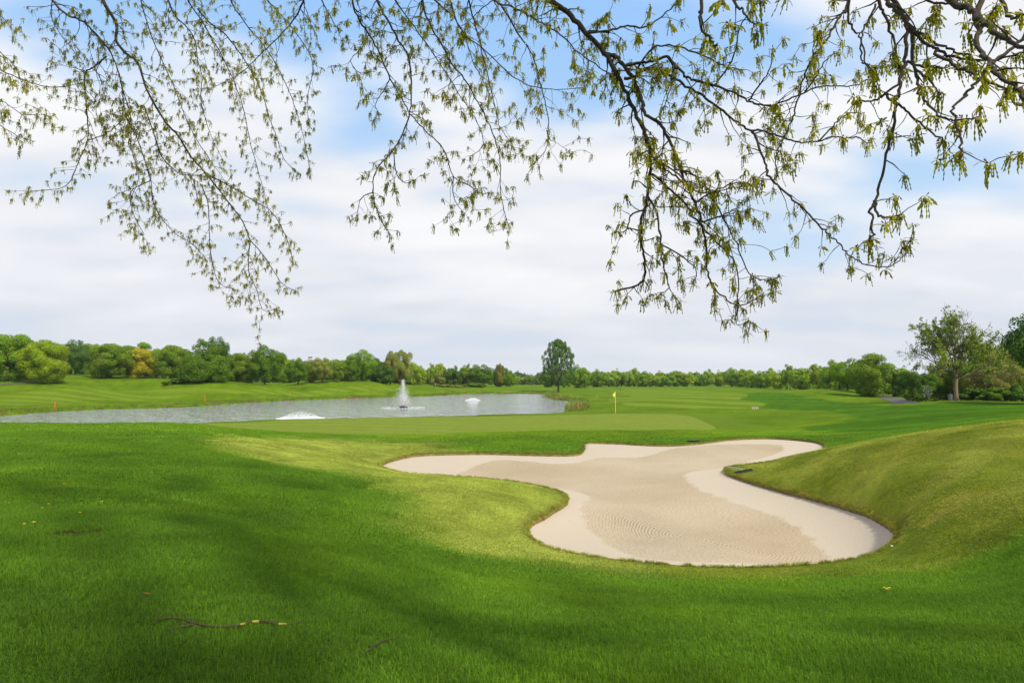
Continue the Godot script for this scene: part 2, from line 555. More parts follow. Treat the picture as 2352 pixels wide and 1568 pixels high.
func build_turf() -> void:
	var pit := hit(168, 1224)
	hollow = Vector2(pit.x, -pit.z)
	deep_loop = seen_loop([[1688, 916], [1722, 904], [1790, 902], [1870, 914], [1960, 926], [2060, 931], [2200, 926], [2500, 922], [2500, 960], [2250, 974], [2080, 988], [1930, 993], [1850, 985], [1930, 968], [1960, 955], [1890, 944], [1800, 940], [1745, 936], [1756, 926]], 0.0, 4)
	deep_box = box_of(deep_loop)
	var w := gu.size()
	var region := [MB.new(), MB.new(), MB.new()]
	var ids := [PackedInt32Array(), PackedInt32Array(), PackedInt32Array()]
	for e in 3:
		ids[e].resize(gh.size())
		ids[e].fill(-1)
	var put := func(r: int, x: float, d: float, h: float, sb: float, sg: float, sf: float, nn: Vector3) -> int:
		return region[r].vert(Vector3(x, h, -d), nn, turf(x, d, sb, sg, sf, r), Vector2(x, d))
	for j in gv.size() - 1:
		for i in w - 1:
			var q := [j * w + i, j * w + i + 1, (j + 1) * w + i + 1, (j + 1) * w + i]
			var code := -1
			var mixed := false
			for k in q:
				var r := 3 if sd_bunker[k] < 0.0 else 1 if sd_green[k] < 0.0 else 2 if sd_fair[k] < 0.0 else 0
				if code == -1: code = r
				elif code != r: mixed = true
			if not mixed:
				if code == 3: continue
				var f := []
				for k in q:
					if ids[code][k] < 0:
						var jj: int = k / w
						var ii: int = k % w
						var d := 8.0 * sinh(gv[jj])
						var x := gu[ii] * soft(d)
						ids[code][k] = put.call(code, x, d, gh[k], sd_bunker[k], sd_green[k], sd_fair[k], grid_normal(ii, jj))
					f.append(ids[code][k])
				region[code].quad(f[0], f[3], f[2], f[1])
				continue
			var poly := []
			for k in q:
				var jj: int = k / w
				var d := 8.0 * sinh(gv[jj])
				poly.append(PackedFloat32Array([gu[k % w] * soft(d), d, gh[k], sd_bunker[k], sd_green[k], sd_fair[k]]))
			poly = clip(poly, 3, false)
			var jobs := []
			if poly.size() > 2:
				jobs.append([1, clip(poly, 4, true)])
				var rest := clip(poly, 4, false)
				if rest.size() > 2:
					jobs.append([2, clip(rest, 5, true)])
					jobs.append([0, clip(rest, 5, false)])
			for job in jobs:
				if job[1].size() < 3: continue
				var f := []
				for p in job[1]:
					f.append(put.call(job[0], p[0], p[1], p[2], p[3], p[4], p[5], land_normal(p[0], p[1], 0.1 + p[1] * 0.01)))
				for k in range(1, f.size() - 1): region[job[0]].tri(f[0], f[k + 1], f[k])
	var mats := [turf_material(0.9, 0.75, 2.2), turf_material(0.9, 0.35, 0.5), turf_material(0.9, 0.6, 1.2)]
	structure("ground", region[0].mesh(true), mats[0])
	structure("putting_green", region[1].mesh(true), mats[1])
	structure("fairway", region[2].mesh(true), mats[2])

func grid_normal(i: int, j: int) -> Vector3:
	var w := gu.size()
	var i0 := maxi(i - 1, 0)
	var i1 := mini(i + 1, w - 1)
	var j0 := maxi(j - 1, 0)
	var j1 := mini(j + 1, gv.size() - 1)
	return (grid_point(i1, j) - grid_point(i0, j)).cross(grid_point(i, j1) - grid_point(i, j0)).normalized()

func grid_point(i: int, j: int) -> Vector3:
	var d := 8.0 * sinh(gv[j])
	return Vector3(gu[i] * soft(d), gh[j * gu.size() + i], -d)

func noise_picture(freq: float, dark: float, light: float, seed_: int, size := 512) -> NoiseTexture2D:
	var t := NoiseTexture2D.new()
	var n := FastNoiseLite.new()
	n.seed = seed_; n.frequency = freq; n.fractal_octaves = 4; n.fractal_gain = 0.62
	t.noise = n; t.width = size; t.height = size; t.seamless = true
	var g := Gradient.new()
	g.set_color(0, Color(dark, dark, dark)); g.set_color(1, Color(light, light, light))
	t.color_ramp = g
	return t

func turf_material(rough: float, scale: float, relief: float) -> StandardMaterial3D:
	var m := tinted(rough, 0.0, 0.1)
	m.albedo_texture = noise_picture(0.09, 0.62, 1.0, 11)
	m.uv1_triplanar = true; m.uv1_world_triplanar = true
	m.uv1_scale = Vector3.ONE * scale
	m.heightmap_enabled = true
	m.heightmap_scale = relief
	m.heightmap_texture = noise_picture(0.12, 0.0, 1.0, 12)
	return m

func sand_height(x: float, d: float, sdb: float) -> float:
	var t := smoothstep(0.0, 3.0, -sdb)
	var s := -0.10 - 0.30 * t
	return land(x, d) + s + 0.02 * noise_a.get_noise_2d(x * 1.4, d * 1.4) * t

func build_sand() -> void:
	# a grid of 12.5 cm over the bunker, cut along its outline
	var box: Rect2 = boxes.bunker.grow(0.3)
	var step := 0.125
	var nx := int(box.size.x / step) + 1
	var ny := int(box.size.y / step) + 1
	var b := MB.new()
	var sd := PackedFloat32Array()
	sd.resize(nx * ny)
	var id := PackedInt32Array()
	id.resize(nx * ny)
	id.fill(-1)
	for j in ny:
		for i in nx:
			var p := box.position + Vector2(i, j) * step
			sd[j * nx + i] = loop_distance(bunker, boxes.bunker, p, 2.0) - 0.06
	for j in ny - 1:
		for i in nx - 1:
			var q := [j * nx + i, j * nx + i + 1, (j + 1) * nx + i + 1, (j + 1) * nx + i]
			if minf(minf(sd[q[0]], sd[q[1]]), minf(sd[q[2]], sd[q[3]])) > 0.0: continue
			var poly := []
			for k in q:
				poly.append(PackedFloat32Array([box.position.x + (k % nx) * step, box.position.y + (k / nx) * step, 0.0, sd[k], k, 0.0]))
			var cut := poly
			if maxf(maxf(sd[q[0]], sd[q[1]]), maxf(sd[q[2]], sd[q[3]])) > 0.0: cut = clip(poly, 3, true)
			var f := []
			for p in cut:
				var whole: bool = p[3] < 0.0 and cut.size() == 4 and cut == poly
				if whole and id[int(p[4])] >= 0:
					f.append(id[int(p[4])])
					continue
				var x: float = p[0]
				var d: float = p[1]
				var e := 0.15
				var h := sand_height(x, d, p[3])
				var hx := sand_height(x + e, d, p[3]) - h
				var hd := sand_height(x, d + e, p[3]) - h
				var k := b.vert(Vector3(x, h, -d), Vector3(-hx, e, hd).normalized(), Color.WHITE, (Vector2(x, d) - box.position) / box.size)
				if whole: id[int(p[4])] = k
				f.append(k)
			for k in range(1, f.size() - 1): b.tri(f[0], f[k + 1], f[k])
	# what the rake left: pale dry sand along the edge, darker combed sand inside
	var cut_row := func(loop: PackedVector2Array, d: float) -> PackedFloat32Array:
		var found := PackedFloat32Array()
		var a := loop[loop.size() - 1]
		for p in loop:
			if (a.y > d) != (p.y > d): found.append(a.x + (p.x - a.x) * (d - a.y) / (p.y - a.y))
			a = p
		found.sort()
		return found
	raked = seen_loop([[1045, 1090], [1130, 1066], [1300, 1072], [1400, 1058], [1540, 1042], [1680, 1030], [1780, 1026], [1800, 1036], [1740, 1050], [1640, 1078], [1580, 1090], [1580, 1112], [1640, 1140], [1780, 1180], [1868, 1220], [1898, 1254], [1885, 1268], [1815, 1285], [1700, 1294], [1590, 1291], [1480, 1274], [1400, 1248], [1350, 1216], [1336, 1184], [1355, 1150], [1330, 1130], [1290, 1120], [1200, 1108]], 3.42, 4)
	var tw_ := 1100
	var th := int(tw_ * box.size.y / box.size.x)
	var colour := PackedByteArray()
	var relief := PackedByteArray()
	colour.resize(tw_ * th * 3); relief.resize(tw_ * th)
	var ce := Vector2(4.05, 17.0)
	var grain := RandomNumberGenerator.new()
	grain.seed = 5
	for j in th:
		var d := box.position.y + box.size.y * (j + 0.5) / th
		var cross: PackedFloat32Array = cut_row.call(raked, d)
		var rim: PackedFloat32Array = cut_row.call(bunker, d)
		for i in tw_:
			var x := box.position.x + box.size.x * (i + 0.5) / tw_
			var within := false
			for e in range(0, rim.size() - 1, 2):
				if x > rim[e] - 0.2 and x < rim[e + 1] + 0.2: within = true
			if not within:
				colour[(j * tw_ + i) * 3] = 190; colour[(j * tw_ + i) * 3 + 1] = 176; colour[(j * tw_ + i) * 3 + 2] = 160
				relief[j * tw_ + i] = 110
				continue
			var soft_edge := -1.0
			for k in cross.size():
				if x < cross[k] + 0.0:
					soft_edge = 1.0 if k % 2 == 1 else -1.0
					var near := cross[k] - x
					if k > 0: near = minf(near, x - cross[k - 1])
					soft_edge *= near
					break
				elif k == cross.size() - 1: soft_edge = -(x - cross[k])
			var g := grain.randf()
			var m := noise_b.get_noise_2d(x * 1.3, d * 1.3)
			var inside := smoothstep(-0.10, 0.10, soft_edge + 0.14 * noise_c.get_noise_2d(x * 2.0, d * 2.0))
			var lines := 0.0
			if inside > 0.0:
				var q := Vector2(x - ce.x, (d - ce.y) * 0.62)
				var r := q.length()
				var warp := noise_a.get_noise_2d(x * 1.1 + 7.0, d * 1.1)
				var phase := r * 82.0 + q.angle() * 1.0 + m * 7.0 + warp * 8.0
				var worn := clampf(0.75 + 0.9 * noise_b.get_noise_2d(x * 1.9, d * 1.9 + 30.0), 0.0, 1.0) * lerpf(1.0, 0.25, smoothstep(1.2, 3.4, r))
				lines = 0.5 + 0.5 * sin(phase) * worn
			var damp := clampf(0.45 + 0.9 * noise_b.get_noise_2d(x * 0.5 + 90.0, d * 0.5), 0.0, 1.0)
			var h := 0.42 + 0.10 * m + 0.10 * g * (1.0 - inside) + inside * (0.42 * (lines - 0.5) + 0.34 * (g - 0.5) + 0.24 * noise_c.get_noise_2d(x * 9.0, d * 9.0))
			relief[j * tw_ + i] = int(clampf(h, 0.0, 1.0) * 255.0)
			var tone := 0.93 + 0.07 * g + 0.02 * m
			var cr := lerpf(0.440, lerpf(0.408, 0.345, damp), inside) * tone
			var cg := lerpf(0.380, lerpf(0.340, 0.280, damp), inside) * tone
			var cb := lerpf(0.299, lerpf(0.245, 0.186, damp), inside) * tone
			var sc := Color(cr, cg, cb).linear_to_srgb()
			var o := (j * tw_ + i) * 3
			colour[o] = int(sc.r * 255.0); colour[o + 1] = int(sc.g * 255.0); colour[o + 2] = int(sc.b * 255.0)
	var mat := std(Color.WHITE, 0.95, 0.2)
	mat.albedo_texture = ImageTexture.create_from_image(Image.create_from_data(tw_, th, false, Image.FORMAT_RGB8, colour))
	mat.heightmap_enabled = true
	mat.heightmap_scale = 4.6
	mat.heightmap_texture = ImageTexture.create_from_image(Image.create_from_data(tw_, th, false, Image.FORMAT_L8, relief))
	mat.texture_repeat = false
	structure("bunker_sand", b.mesh(), mat)
	# the cut edge of the turf
	var lip := MB.new()
	var n := bunker.size()
	var run := []
	for k in n:
		var p := bunker[k]
		var q := bunker[(k + 1) % n]
		var parts := maxi(1, int(p.distance_to(q) / 0.07))
		for s in parts: run.append(p.lerp(q, float(s) / parts))
	var ring := []
	for k in run.size():
		var p: Vector2 = run[k]
		var t: Vector2 = (run[(k + 1) % run.size()] - run[k - 1]).normalized()
		var out := Vector2(t.y, -t.x)
		if loop_distance(bunker, boxes.bunker, p + out * 0.05) < 0.0: out = -out
		var top := land(p.x + out.x * 0.03, p.y + out.y * 0.03)
		var j := 0.02 * noise_c.get_noise_2d(k * 3.1, 7.0) + rf(-0.008, 0.008)
		var a := Vector3(p.x + out.x * 0.012, top - 0.004, -(p.y + out.y * 0.012))
		var b2 := Vector3(p.x - out.x * (0.006 + j), top - 0.022 + j * 0.5, -(p.y - out.y * (0.006 + j)))
		var c := Vector3(p.x + out.x * (0.004 + rf(-0.014, 0.012)), top - 0.075 + j, -(p.y + out.y * 0.004))
		var d := Vector3(p.x + out.x * 0.02, top - 0.24, -(p.y + out.y * 0.02))
		var nn := Vector3(-out.x, 0.3, out.y).normalized()
		var g := rf(0.75, 1.25)
		var top_c := Color(0.20, 0.165, 0.030).lerp(Color(0.12, 0.17, 0.015), rng.randf()) * g
		var low_c := Color(0.165, 0.120, 0.062) * rf(0.7, 1.3)
		ring.append([lip.vert(a, Vector3.UP, top_c), lip.vert(b2, nn, top_c), lip.vert(c, nn, low_c), lip.vert(d, nn, low_c)])
	for k in ring.size():
		var r: Array = ring[k]
		var s: Array = ring[(k + 1) % ring.size()]
		for e in 3: lip.quad(r[e], s[e], s[e + 1], r[e + 1])
	structure("bunker_lip", lip.mesh(), tinted(0.95, 0.0, 0.1))

func build_water() -> void:
	var loop := PackedVector2Array()
	for e in Geometry2D.offset_polygon(pond, 0.6): loop.append_array(e); break
	var idx := Geometry2D.triangulate_polygon(loop)
	var b := MB.new()
	for p in loop: b.vert(Vector3(p.x, WATER, -p.y), Vector3.UP, Color.WHITE, p)
	for k in range(0, idx.size(), 3):
		var turned := (loop[idx[k + 1]] - loop[idx[k]]).cross(loop[idx[k + 2]] - loop[idx[k]]) > 0.0
		b.tri(idx[k], idx[k + 2] if turned else idx[k + 1], idx[k + 1] if turned else idx[k + 2])
	var m := std(Color(0.225, 0.242, 0.265), 0.05, 1.0)
	m.normal_enabled = true
	var t := NoiseTexture2D.new()
	var n := FastNoiseLite.new()
	n.seed = 3; n.frequency = 0.012; n.fractal_octaves = 5; n.fractal_gain = 0.68
	n.noise_type = FastNoiseLite.TYPE_SIMPLEX_SMOOTH
	t.noise = n; t.width = 1024; t.height = 1024; t.seamless = true; t.as_normal_map = true; t.bump_strength = 7.0
	m.normal_texture = t
	m.normal_scale = 0.6
	m.uv1_triplanar = true; m.uv1_world_triplanar = true
	m.uv1_scale = Vector3(0.040, 0.011, 0.011)
	structure("pond_water", b.mesh(), m)

# ------------------------------------------------------------------ grass blades
func blade(b: MB, at: Vector3, yaw: float, lean: float, len_: float, wide: float, col: Color) -> void:
	var f := Vector3(cos(yaw), 0, sin(yaw))
	var s := Vector3(-f.z, 0, f.x) * wide * 0.5
	var p1 := at + Vector3.UP * len_ * 0.55 + f * lean * len_ * 0.25
	var p2 := at + Vector3.UP * len_ * (1.0 - 0.33 * lean) + f * lean * len_ * 0.85
	var n := f.cross(Vector3.UP).cross(Vector3.UP).normalized()
	var n1 := (-f + Vector3.UP * 0.5).normalized()
	var a := b.vert(at - s, n1, col)
	var c := b.vert(at + s, n1, col)
	var d := b.vert(p1 + s * 0.85, n1, col)
	var e := b.vert(p1 - s * 0.85, n1, col)
	var t := b.vert(p2, (n1 + Vector3.UP * lean).normalized(), col)
	b.quad(a, c, d, e)
	b.tri(e, d, t)

func turf_patch(size: float, count: int, len_: float, wide: float) -> ArrayMesh:
	var b := MB.new()
	for k in count:
		var at := Vector3(rf(-1, 1), 0, rf(-1, 1)) * size * 0.5
		var tone := rf(0.58, 1.40)
		var yellow := rf(0.0, 1.0)
		var col := Color(tone * lerpf(0.85, 1.35, yellow * yellow), tone, tone * 0.9)
		if rng.randf() < 0.06: col = Color(2.4, 1.6, 3.0) * tone   # a dry straw
		blade(b, at - Vector3.UP * 0.005, rf(0, TAU), rf(0.2, 1.5), len_ * rf(0.55, 1.25), wide * rf(0.7, 1.3), col)
	return b.mesh()

func build_grass() -> void:
	var mat := tinted(0.6, 0.5, 0.26)
	var sets := [
		[[turf_patch(0.42, 620, 0.050, 0.0030), turf_patch(0.42, 620, 0.050, 0.0030), turf_patch(0.42, 620, 0.050, 0.0030)], 0.235, 0.6, 10.5],
		[[turf_patch(0.60, 620, 0.052, 0.0052), turf_patch(0.60, 620, 0.052, 0.0052)], 0.37, 10.2, 24.0],
		[[turf_patch(1.0, 700, 0.055, 0.011), turf_patch(1.0, 700, 0.055, 0.011)], 0.72, 23.5, 50.0],
	]
	for e in sets:
		var where := [[], [], []]
		var cols := [[], [], []]
		var step: float = e[1]
		var d: float = e[2]
		while d < e[3]:
			var half := 0.80 * soft(d) + 0.8
			var x := -half
			while x < half:
				var p := Vector2(x + rf(-0.5, 0.5) * step, d + rf(-0.5, 0.5) * step)
				x += step
				var sdb := loop_distance(bunker, boxes.bunker, p, 9.0)
				if sdb < 0.02 or (d < 14.0 and bare(p.x, p.y) < 1.0): continue
				if loop_distance(green, boxes.green, p, 1.0) < 0.0: continue
				var s := surround(p.x, p.y, sdb)
				var tuft := 1.0 + 0.55 * noise_a.get_noise_2d(p.x * 1.7, p.y * 1.7) + 0.3 * noise_b.get_noise_2d(p.x * 0.5, p.y * 0.5)
				var tall := lerpf(1.0, 0.42, s) * tuft
				if sdb < 0.5: tall *= 0.8
				var n := land_normal(p.x, p.y)
				var yaw := rf(0, TAU)
				var bx := Vector3(cos(yaw), 0, sin(yaw))
				bx = (bx - n * bx.dot(n)).normalized()
				var wide := 0.22 if sdb < 0.12 else 0.45 if sdb < 0.30 else 1.0
				var bas := Basis(bx * wide, n * tall, bx.cross(n) * wide)
				var v: int = rng.randi() % e[0].size()
				where[v].append(Transform3D(bas, on_land(p.x, p.y)))
				var c := turf(p.x, p.y, sdb, 9.0, 9.0, 0) * 1.42
				cols[v].append(Color(c.r, c.g, c.b))
			d += step
		for v in e[0].size():
			if where[v].size():
				tag(copies("lawn_grass", e[0][v], mat, where[v], cols[v], self), "", "", "", "stuff")
	# ragged turf hanging over the cut edge of the bunker
	var edge_patch := turf_patch(0.16, 60, 0.05, 0.006)
	var where := []
	var cols := []
	var n := bunker.size()
	for k in n:
		var a := bunker[k]
		var b := bunker[(k + 1) % n]
		var t := (b - a).normalized()
		var out := Vector2(t.y, -t.x)
		if loop_distance(bunker, boxes.bunker, (a + b) * 0.5 + out * 0.05) < 0.0: out = -out
		for e in int(a.distance_to(b) / 0.036):
			var q := a.lerp(b, rng.randf()) + out * rf(0.015, 0.09)
			var up := Vector3(-out.x * rf(0.0, 0.9), 1, out.y * rf(0.0, 0.9)).normalized()
			var yaw := rf(0, TAU)
			var bx := Vector3(cos(yaw), 0, sin(yaw))
			bx = (bx - up * bx.dot(up)).normalized()
			var sc := rf(0.35, 0.8)
			where.append(Transform3D(Basis(bx * sc, up * rf(0.55, 1.6), bx.cross(up) * sc), on_land(q.x, q.y)))
			var c := turf(q.x, q.y, 0.5, 9.0, 9.0, 0).lerp(Color(0.26, 0.19, 0.05), rng.randf() * 0.6) * rf(0.9, 1.5)
			cols.append(Color(c.r, c.g, c.b))
	tag(copies("lip_grass", edge_patch, mat, where, cols, self), "", "", "", "stuff")

# ------------------------------------------------------------------ trees
func leaf(b: MB, p: Vector3, n: Vector3, s: float, col: Color, long := 1.0) -> void:
	var t := n.cross(rdir()).normalized()
	var w := n.cross(t) * s * 0.5
	t *= s * 0.6 * long
	var m := p + n * s * 0.16
	var nl := (n - w.normalized() * 0.35).normalized()
	var nr := (n + w.normalized() * 0.35).normalized()
	b.tri(b.vert(p - t, nl, col), b.vert(p - w, nl, col), b.vert(m + t, nl, col))
	b.tri(b.vert(p - t, nr, col), b.vert(m + t, nr, col), b.vert(p + w, nr, col))

# crowns are made one unit high and one unit wide
func crown_lobes(kind: String) -> Array:
	var out := []     # [centre, radius]
	match kind:
		"broad", "round", "bush":
			var cy: float = {"broad": 0.50, "round": 0.60, "bush": 0.36}[kind]
			var ry: float = {"broad": 0.50, "round": 0.40, "bush": 0.60}[kind]
			var n: int = {"broad": 95, "round": 90, "bush": 46}[kind]
			for k in n:
				var d := rdir()
				if kind == "bush": d.y = absf(d.y) - 0.3
				var r := rf(0.055, 0.155)
				var f := rf(0.70, 0.90) if k % 4 else rf(0.25, 0.6)
				var wob := 1.0 + 0.42 * noise_a.get_noise_3d(d.x * 3.0 + n, d.y * 3.0, d.z * 3.0 + out.size())
				out.append([Vector3(d.x * 0.5 * f * wob, maxf(0.06, cy + d.y * ry * f * wob), d.z * 0.5 * f * wob), r])
			if kind == "round":
				for k in 6: out.append([Vector3(rf(-0.25, 0.25), rf(0.3, 0.42), rf(-0.25, 0.25)), 0.1])
		"cone":
			for k in 170:
				var y := rng.randf() * 0.9 + 0.05
				if rng.randf() < y * 0.55: y *= 0.6
				var prof := 0.5 * pow(1.0 - pow(y, 1.5), 0.75) * (0.75 + 0.25 * smoothstep(0.0, 0.15, y))
				var a := rf(0, TAU)
				var f := rf(0.75, 0.95) if k % 4 else rf(0.2, 0.6)
				out.append([Vector3(cos(a) * prof * f, y, sin(a) * prof * f), rf(0.09, 0.15) * (0.5 + prof)])
		"willow":
			for k in 40:
				var y := rf(0.18, 0.92)
				var prof := 0.5 * pow(sin(PI * clampf(y * 0.86 + 0.08, 0, 1)), 0.7)
				var a := rf(0, TAU)
				var f := rf(0.3, 0.9)
				out.append([Vector3(cos(a) * prof * f, y, sin(a) * prof * f), rf(0.06, 0.12)])
		"plume":
			for k in 300:
				var y := rf(0.16, 0.97)
				var prof := 0.48 * pow(sin(PI * clampf(pow((y - 0.10) / 0.90, 0.85), 0.03, 0.985)), 0.6)
				var a := rf(0, TAU)
				var f := sqrt(rng.randf())
				out.append([Vector3(cos(a) * prof * f, y, sin(a) * prof * f), rf(0.03, 0.052)])
	return out

func crown(kind: String, leaves: int, size: float) -> ArrayMesh:
	var b := MB.new()
	var lobes := crown_lobes(kind)
	var total := 0.0
	for l in lobes: total += l[1] * l[1]
	var mid := Vector3(0, 0.45, 0)
	for l in lobes:
		var tone := rf(0.84, 1.16)
		var warm := rf(0.88, 1.14)
		for k in int(leaves * l[1] * l[1] / total):
			var d := rdir()
			var out: Vector3 = (l[0] - mid).normalized()
			d = (d + out * 0.45 + Vector3.UP * 0.15).normalized()
			var r: float = l[1] * (rf(0.80, 1.10) if k % 6 else rf(0.3, 0.8))
			var p: Vector3 = l[0] + d * r
			var t := tone * rf(0.90, 1.10)
			var col := Color(t * warm, t, t * rf(0.8, 1.2))
			var n := (d * 1.7 + rdir()).normalized()
			if kind == "willow":
				p.y = l[0].y + d.y * r * 1.5
				leaf(b, p, (Vector3(d.x, 0.1, d.z) + rdir() * 0.4).normalized(), size * 0.6, col, 2.2)
			elif kind == "plume":
				p.y = l[0].y + d.y * r * 1.35
				leaf(b, p, n, size * rf(0.6, 1.2), col, 1.5)
			else:
				if p.y < 0.015: p.y = rf(0.01, 0.05)
				leaf(b, p, n, size * rf(0.6, 1.3), col)
	return b.mesh()

func wood(kind: String) -> ArrayMesh:
	var b := MB.new()
	var top := 0.75 if kind != "bush" else 0.5
	var r0 := 0.026 if kind != "bush" else 0.012
	var p := PackedVector3Array()
	var r := PackedFloat32Array()
	for k in 7:
		var t := k / 6.0
		p.append(Vector3(0.02 * sin(t * 4.0), -0.02 + t * (top + 0.02), 0.02 * cos(t * 3.0) - 0.02))
		r.append(r0 * (1.35 if k == 0 else 1.0) * (1.0 - 0.8 * t))
	b.tube(p, r, 8, Color.WHITE)
	for k in 11:
		var y := rf(0.24, 0.6)
		var a := rf(0, TAU)
		var q := PackedVector3Array()
		var s := PackedFloat32Array()
		for e in 5:
			var t := e / 4.0
			var rise := 0.55 if kind == "plume" or kind == "willow" else 0.28
			q.append(Vector3(cos(a + t * 0.3) * 0.34 * t, y + rise * t * rf(0.85, 1.1) * (1.0 - y * 0.6), sin(a + t * 0.3) * 0.34 * t))
			s.append(r0 * 0.42 * (1.0 - 0.8 * t))
		b.tube(q, s, 5, Color.WHITE)
	return b.mesh()

var crowns := {}
var woods := {}
var protos := {}

func leaf_material(col: Color) -> StandardMaterial3D:
	var m := tinted(0.7, 0.5, 0.15)
	m.albedo_color = col.linear_to_srgb()
	return m

func tree_kit() -> void:
	for e in [["broad", 4, 27000, 0.0205], ["round", 3, 27000, 0.0195], ["cone", 1, 32000, 0.0195], ["willow", 1, 16000, 0.021], ["plume", 1, 18000, 0.017], ["bush", 2, 7000, 0.055]]:
		crowns[e[0]] = []
		for k in e[1]: crowns[e[0]].append(crown(e[0], e[2], e[3]))
		woods[e[0]] = wood(e[0])
	crowns["small"] = []
	for k in 6: crowns["small"].append(crown("broad", 7500, 0.040))
	woods["small"] = woods["broad"]
	M.bark = std(Color(0.085, 0.068, 0.050), 0.95, 0.2)
	var greens := {
		"mid": Color(0.171, 0.273, 0.024), "bright": Color(0.275, 0.380, 0.022), "dark": Color(0.086, 0.171, 0.024), "deep": Color(0.119, 0.218, 0.018), "cool": Color(0.097, 0.182, 0.037),
		"gold": Color(0.430, 0.385, 0.030), "olive": Color(0.248, 0.284, 0.055), "lush": Color(0.182, 0.314, 0.022), "brownish": Color(0.237, 0.231, 0.053), "fresh": Color(0.237, 0.369, 0.033),
	}
	for k in greens: M["leaf_" + k] = leaf_material(greens[k])

var tree_no := 0
func tree(x: float, base: float, top: float, wide: float, depth: float, kind: String, tint: String, label: String, group := "", called := "tree") -> Node3D:
	# stand it where the land lies as high as its foot shows
	if depth < 300.0:
		var want := depth
		var best := 1e9
		for k in 19:
			var d := want * (0.95 + 0.01 * k)
			var off := absf(seen_at(on_land(px(x, base, d).x, d)).y - base) + absf(d - want) * 0.02
			if off < best:
				best = off
				depth = d
	var foot := px(x, base, depth)
	var high := px(x, top, depth).y
	var ground := land(foot.x, depth)
	var h := high - ground
	var w := wide / F * depth
	var v: int = tree_no % crowns[kind].size()
	var key := "%s/%d/%s" % [kind, v, tint]
	var o: Node3D
	if protos.has(key):
		o = protos[key].duplicate()
		o.name = numbered(called); add_child(o)
		tag(o, label, "shrub" if kind == "bush" else "tree", group)
		if not group and o.has_meta("group"): o.remove_meta("group")
	else:
		o = thing(called, label, "shrub" if kind == "bush" else "tree", Vector3.ZERO, group)
		part("trunk", woods[kind], M.bark, o)
		part("crown", crowns[kind][v], M["leaf_" + tint], o)
		protos[key] = o
	tree_no += 1
	o.position = Vector3(foot.x, ground - (0.14 * h if kind == "bush" else 0.02), foot.z)
	o.basis = Basis(Vector3.UP, tree_no * 2.399963) * Basis.from_scale(Vector3(w, h, w))
	return o

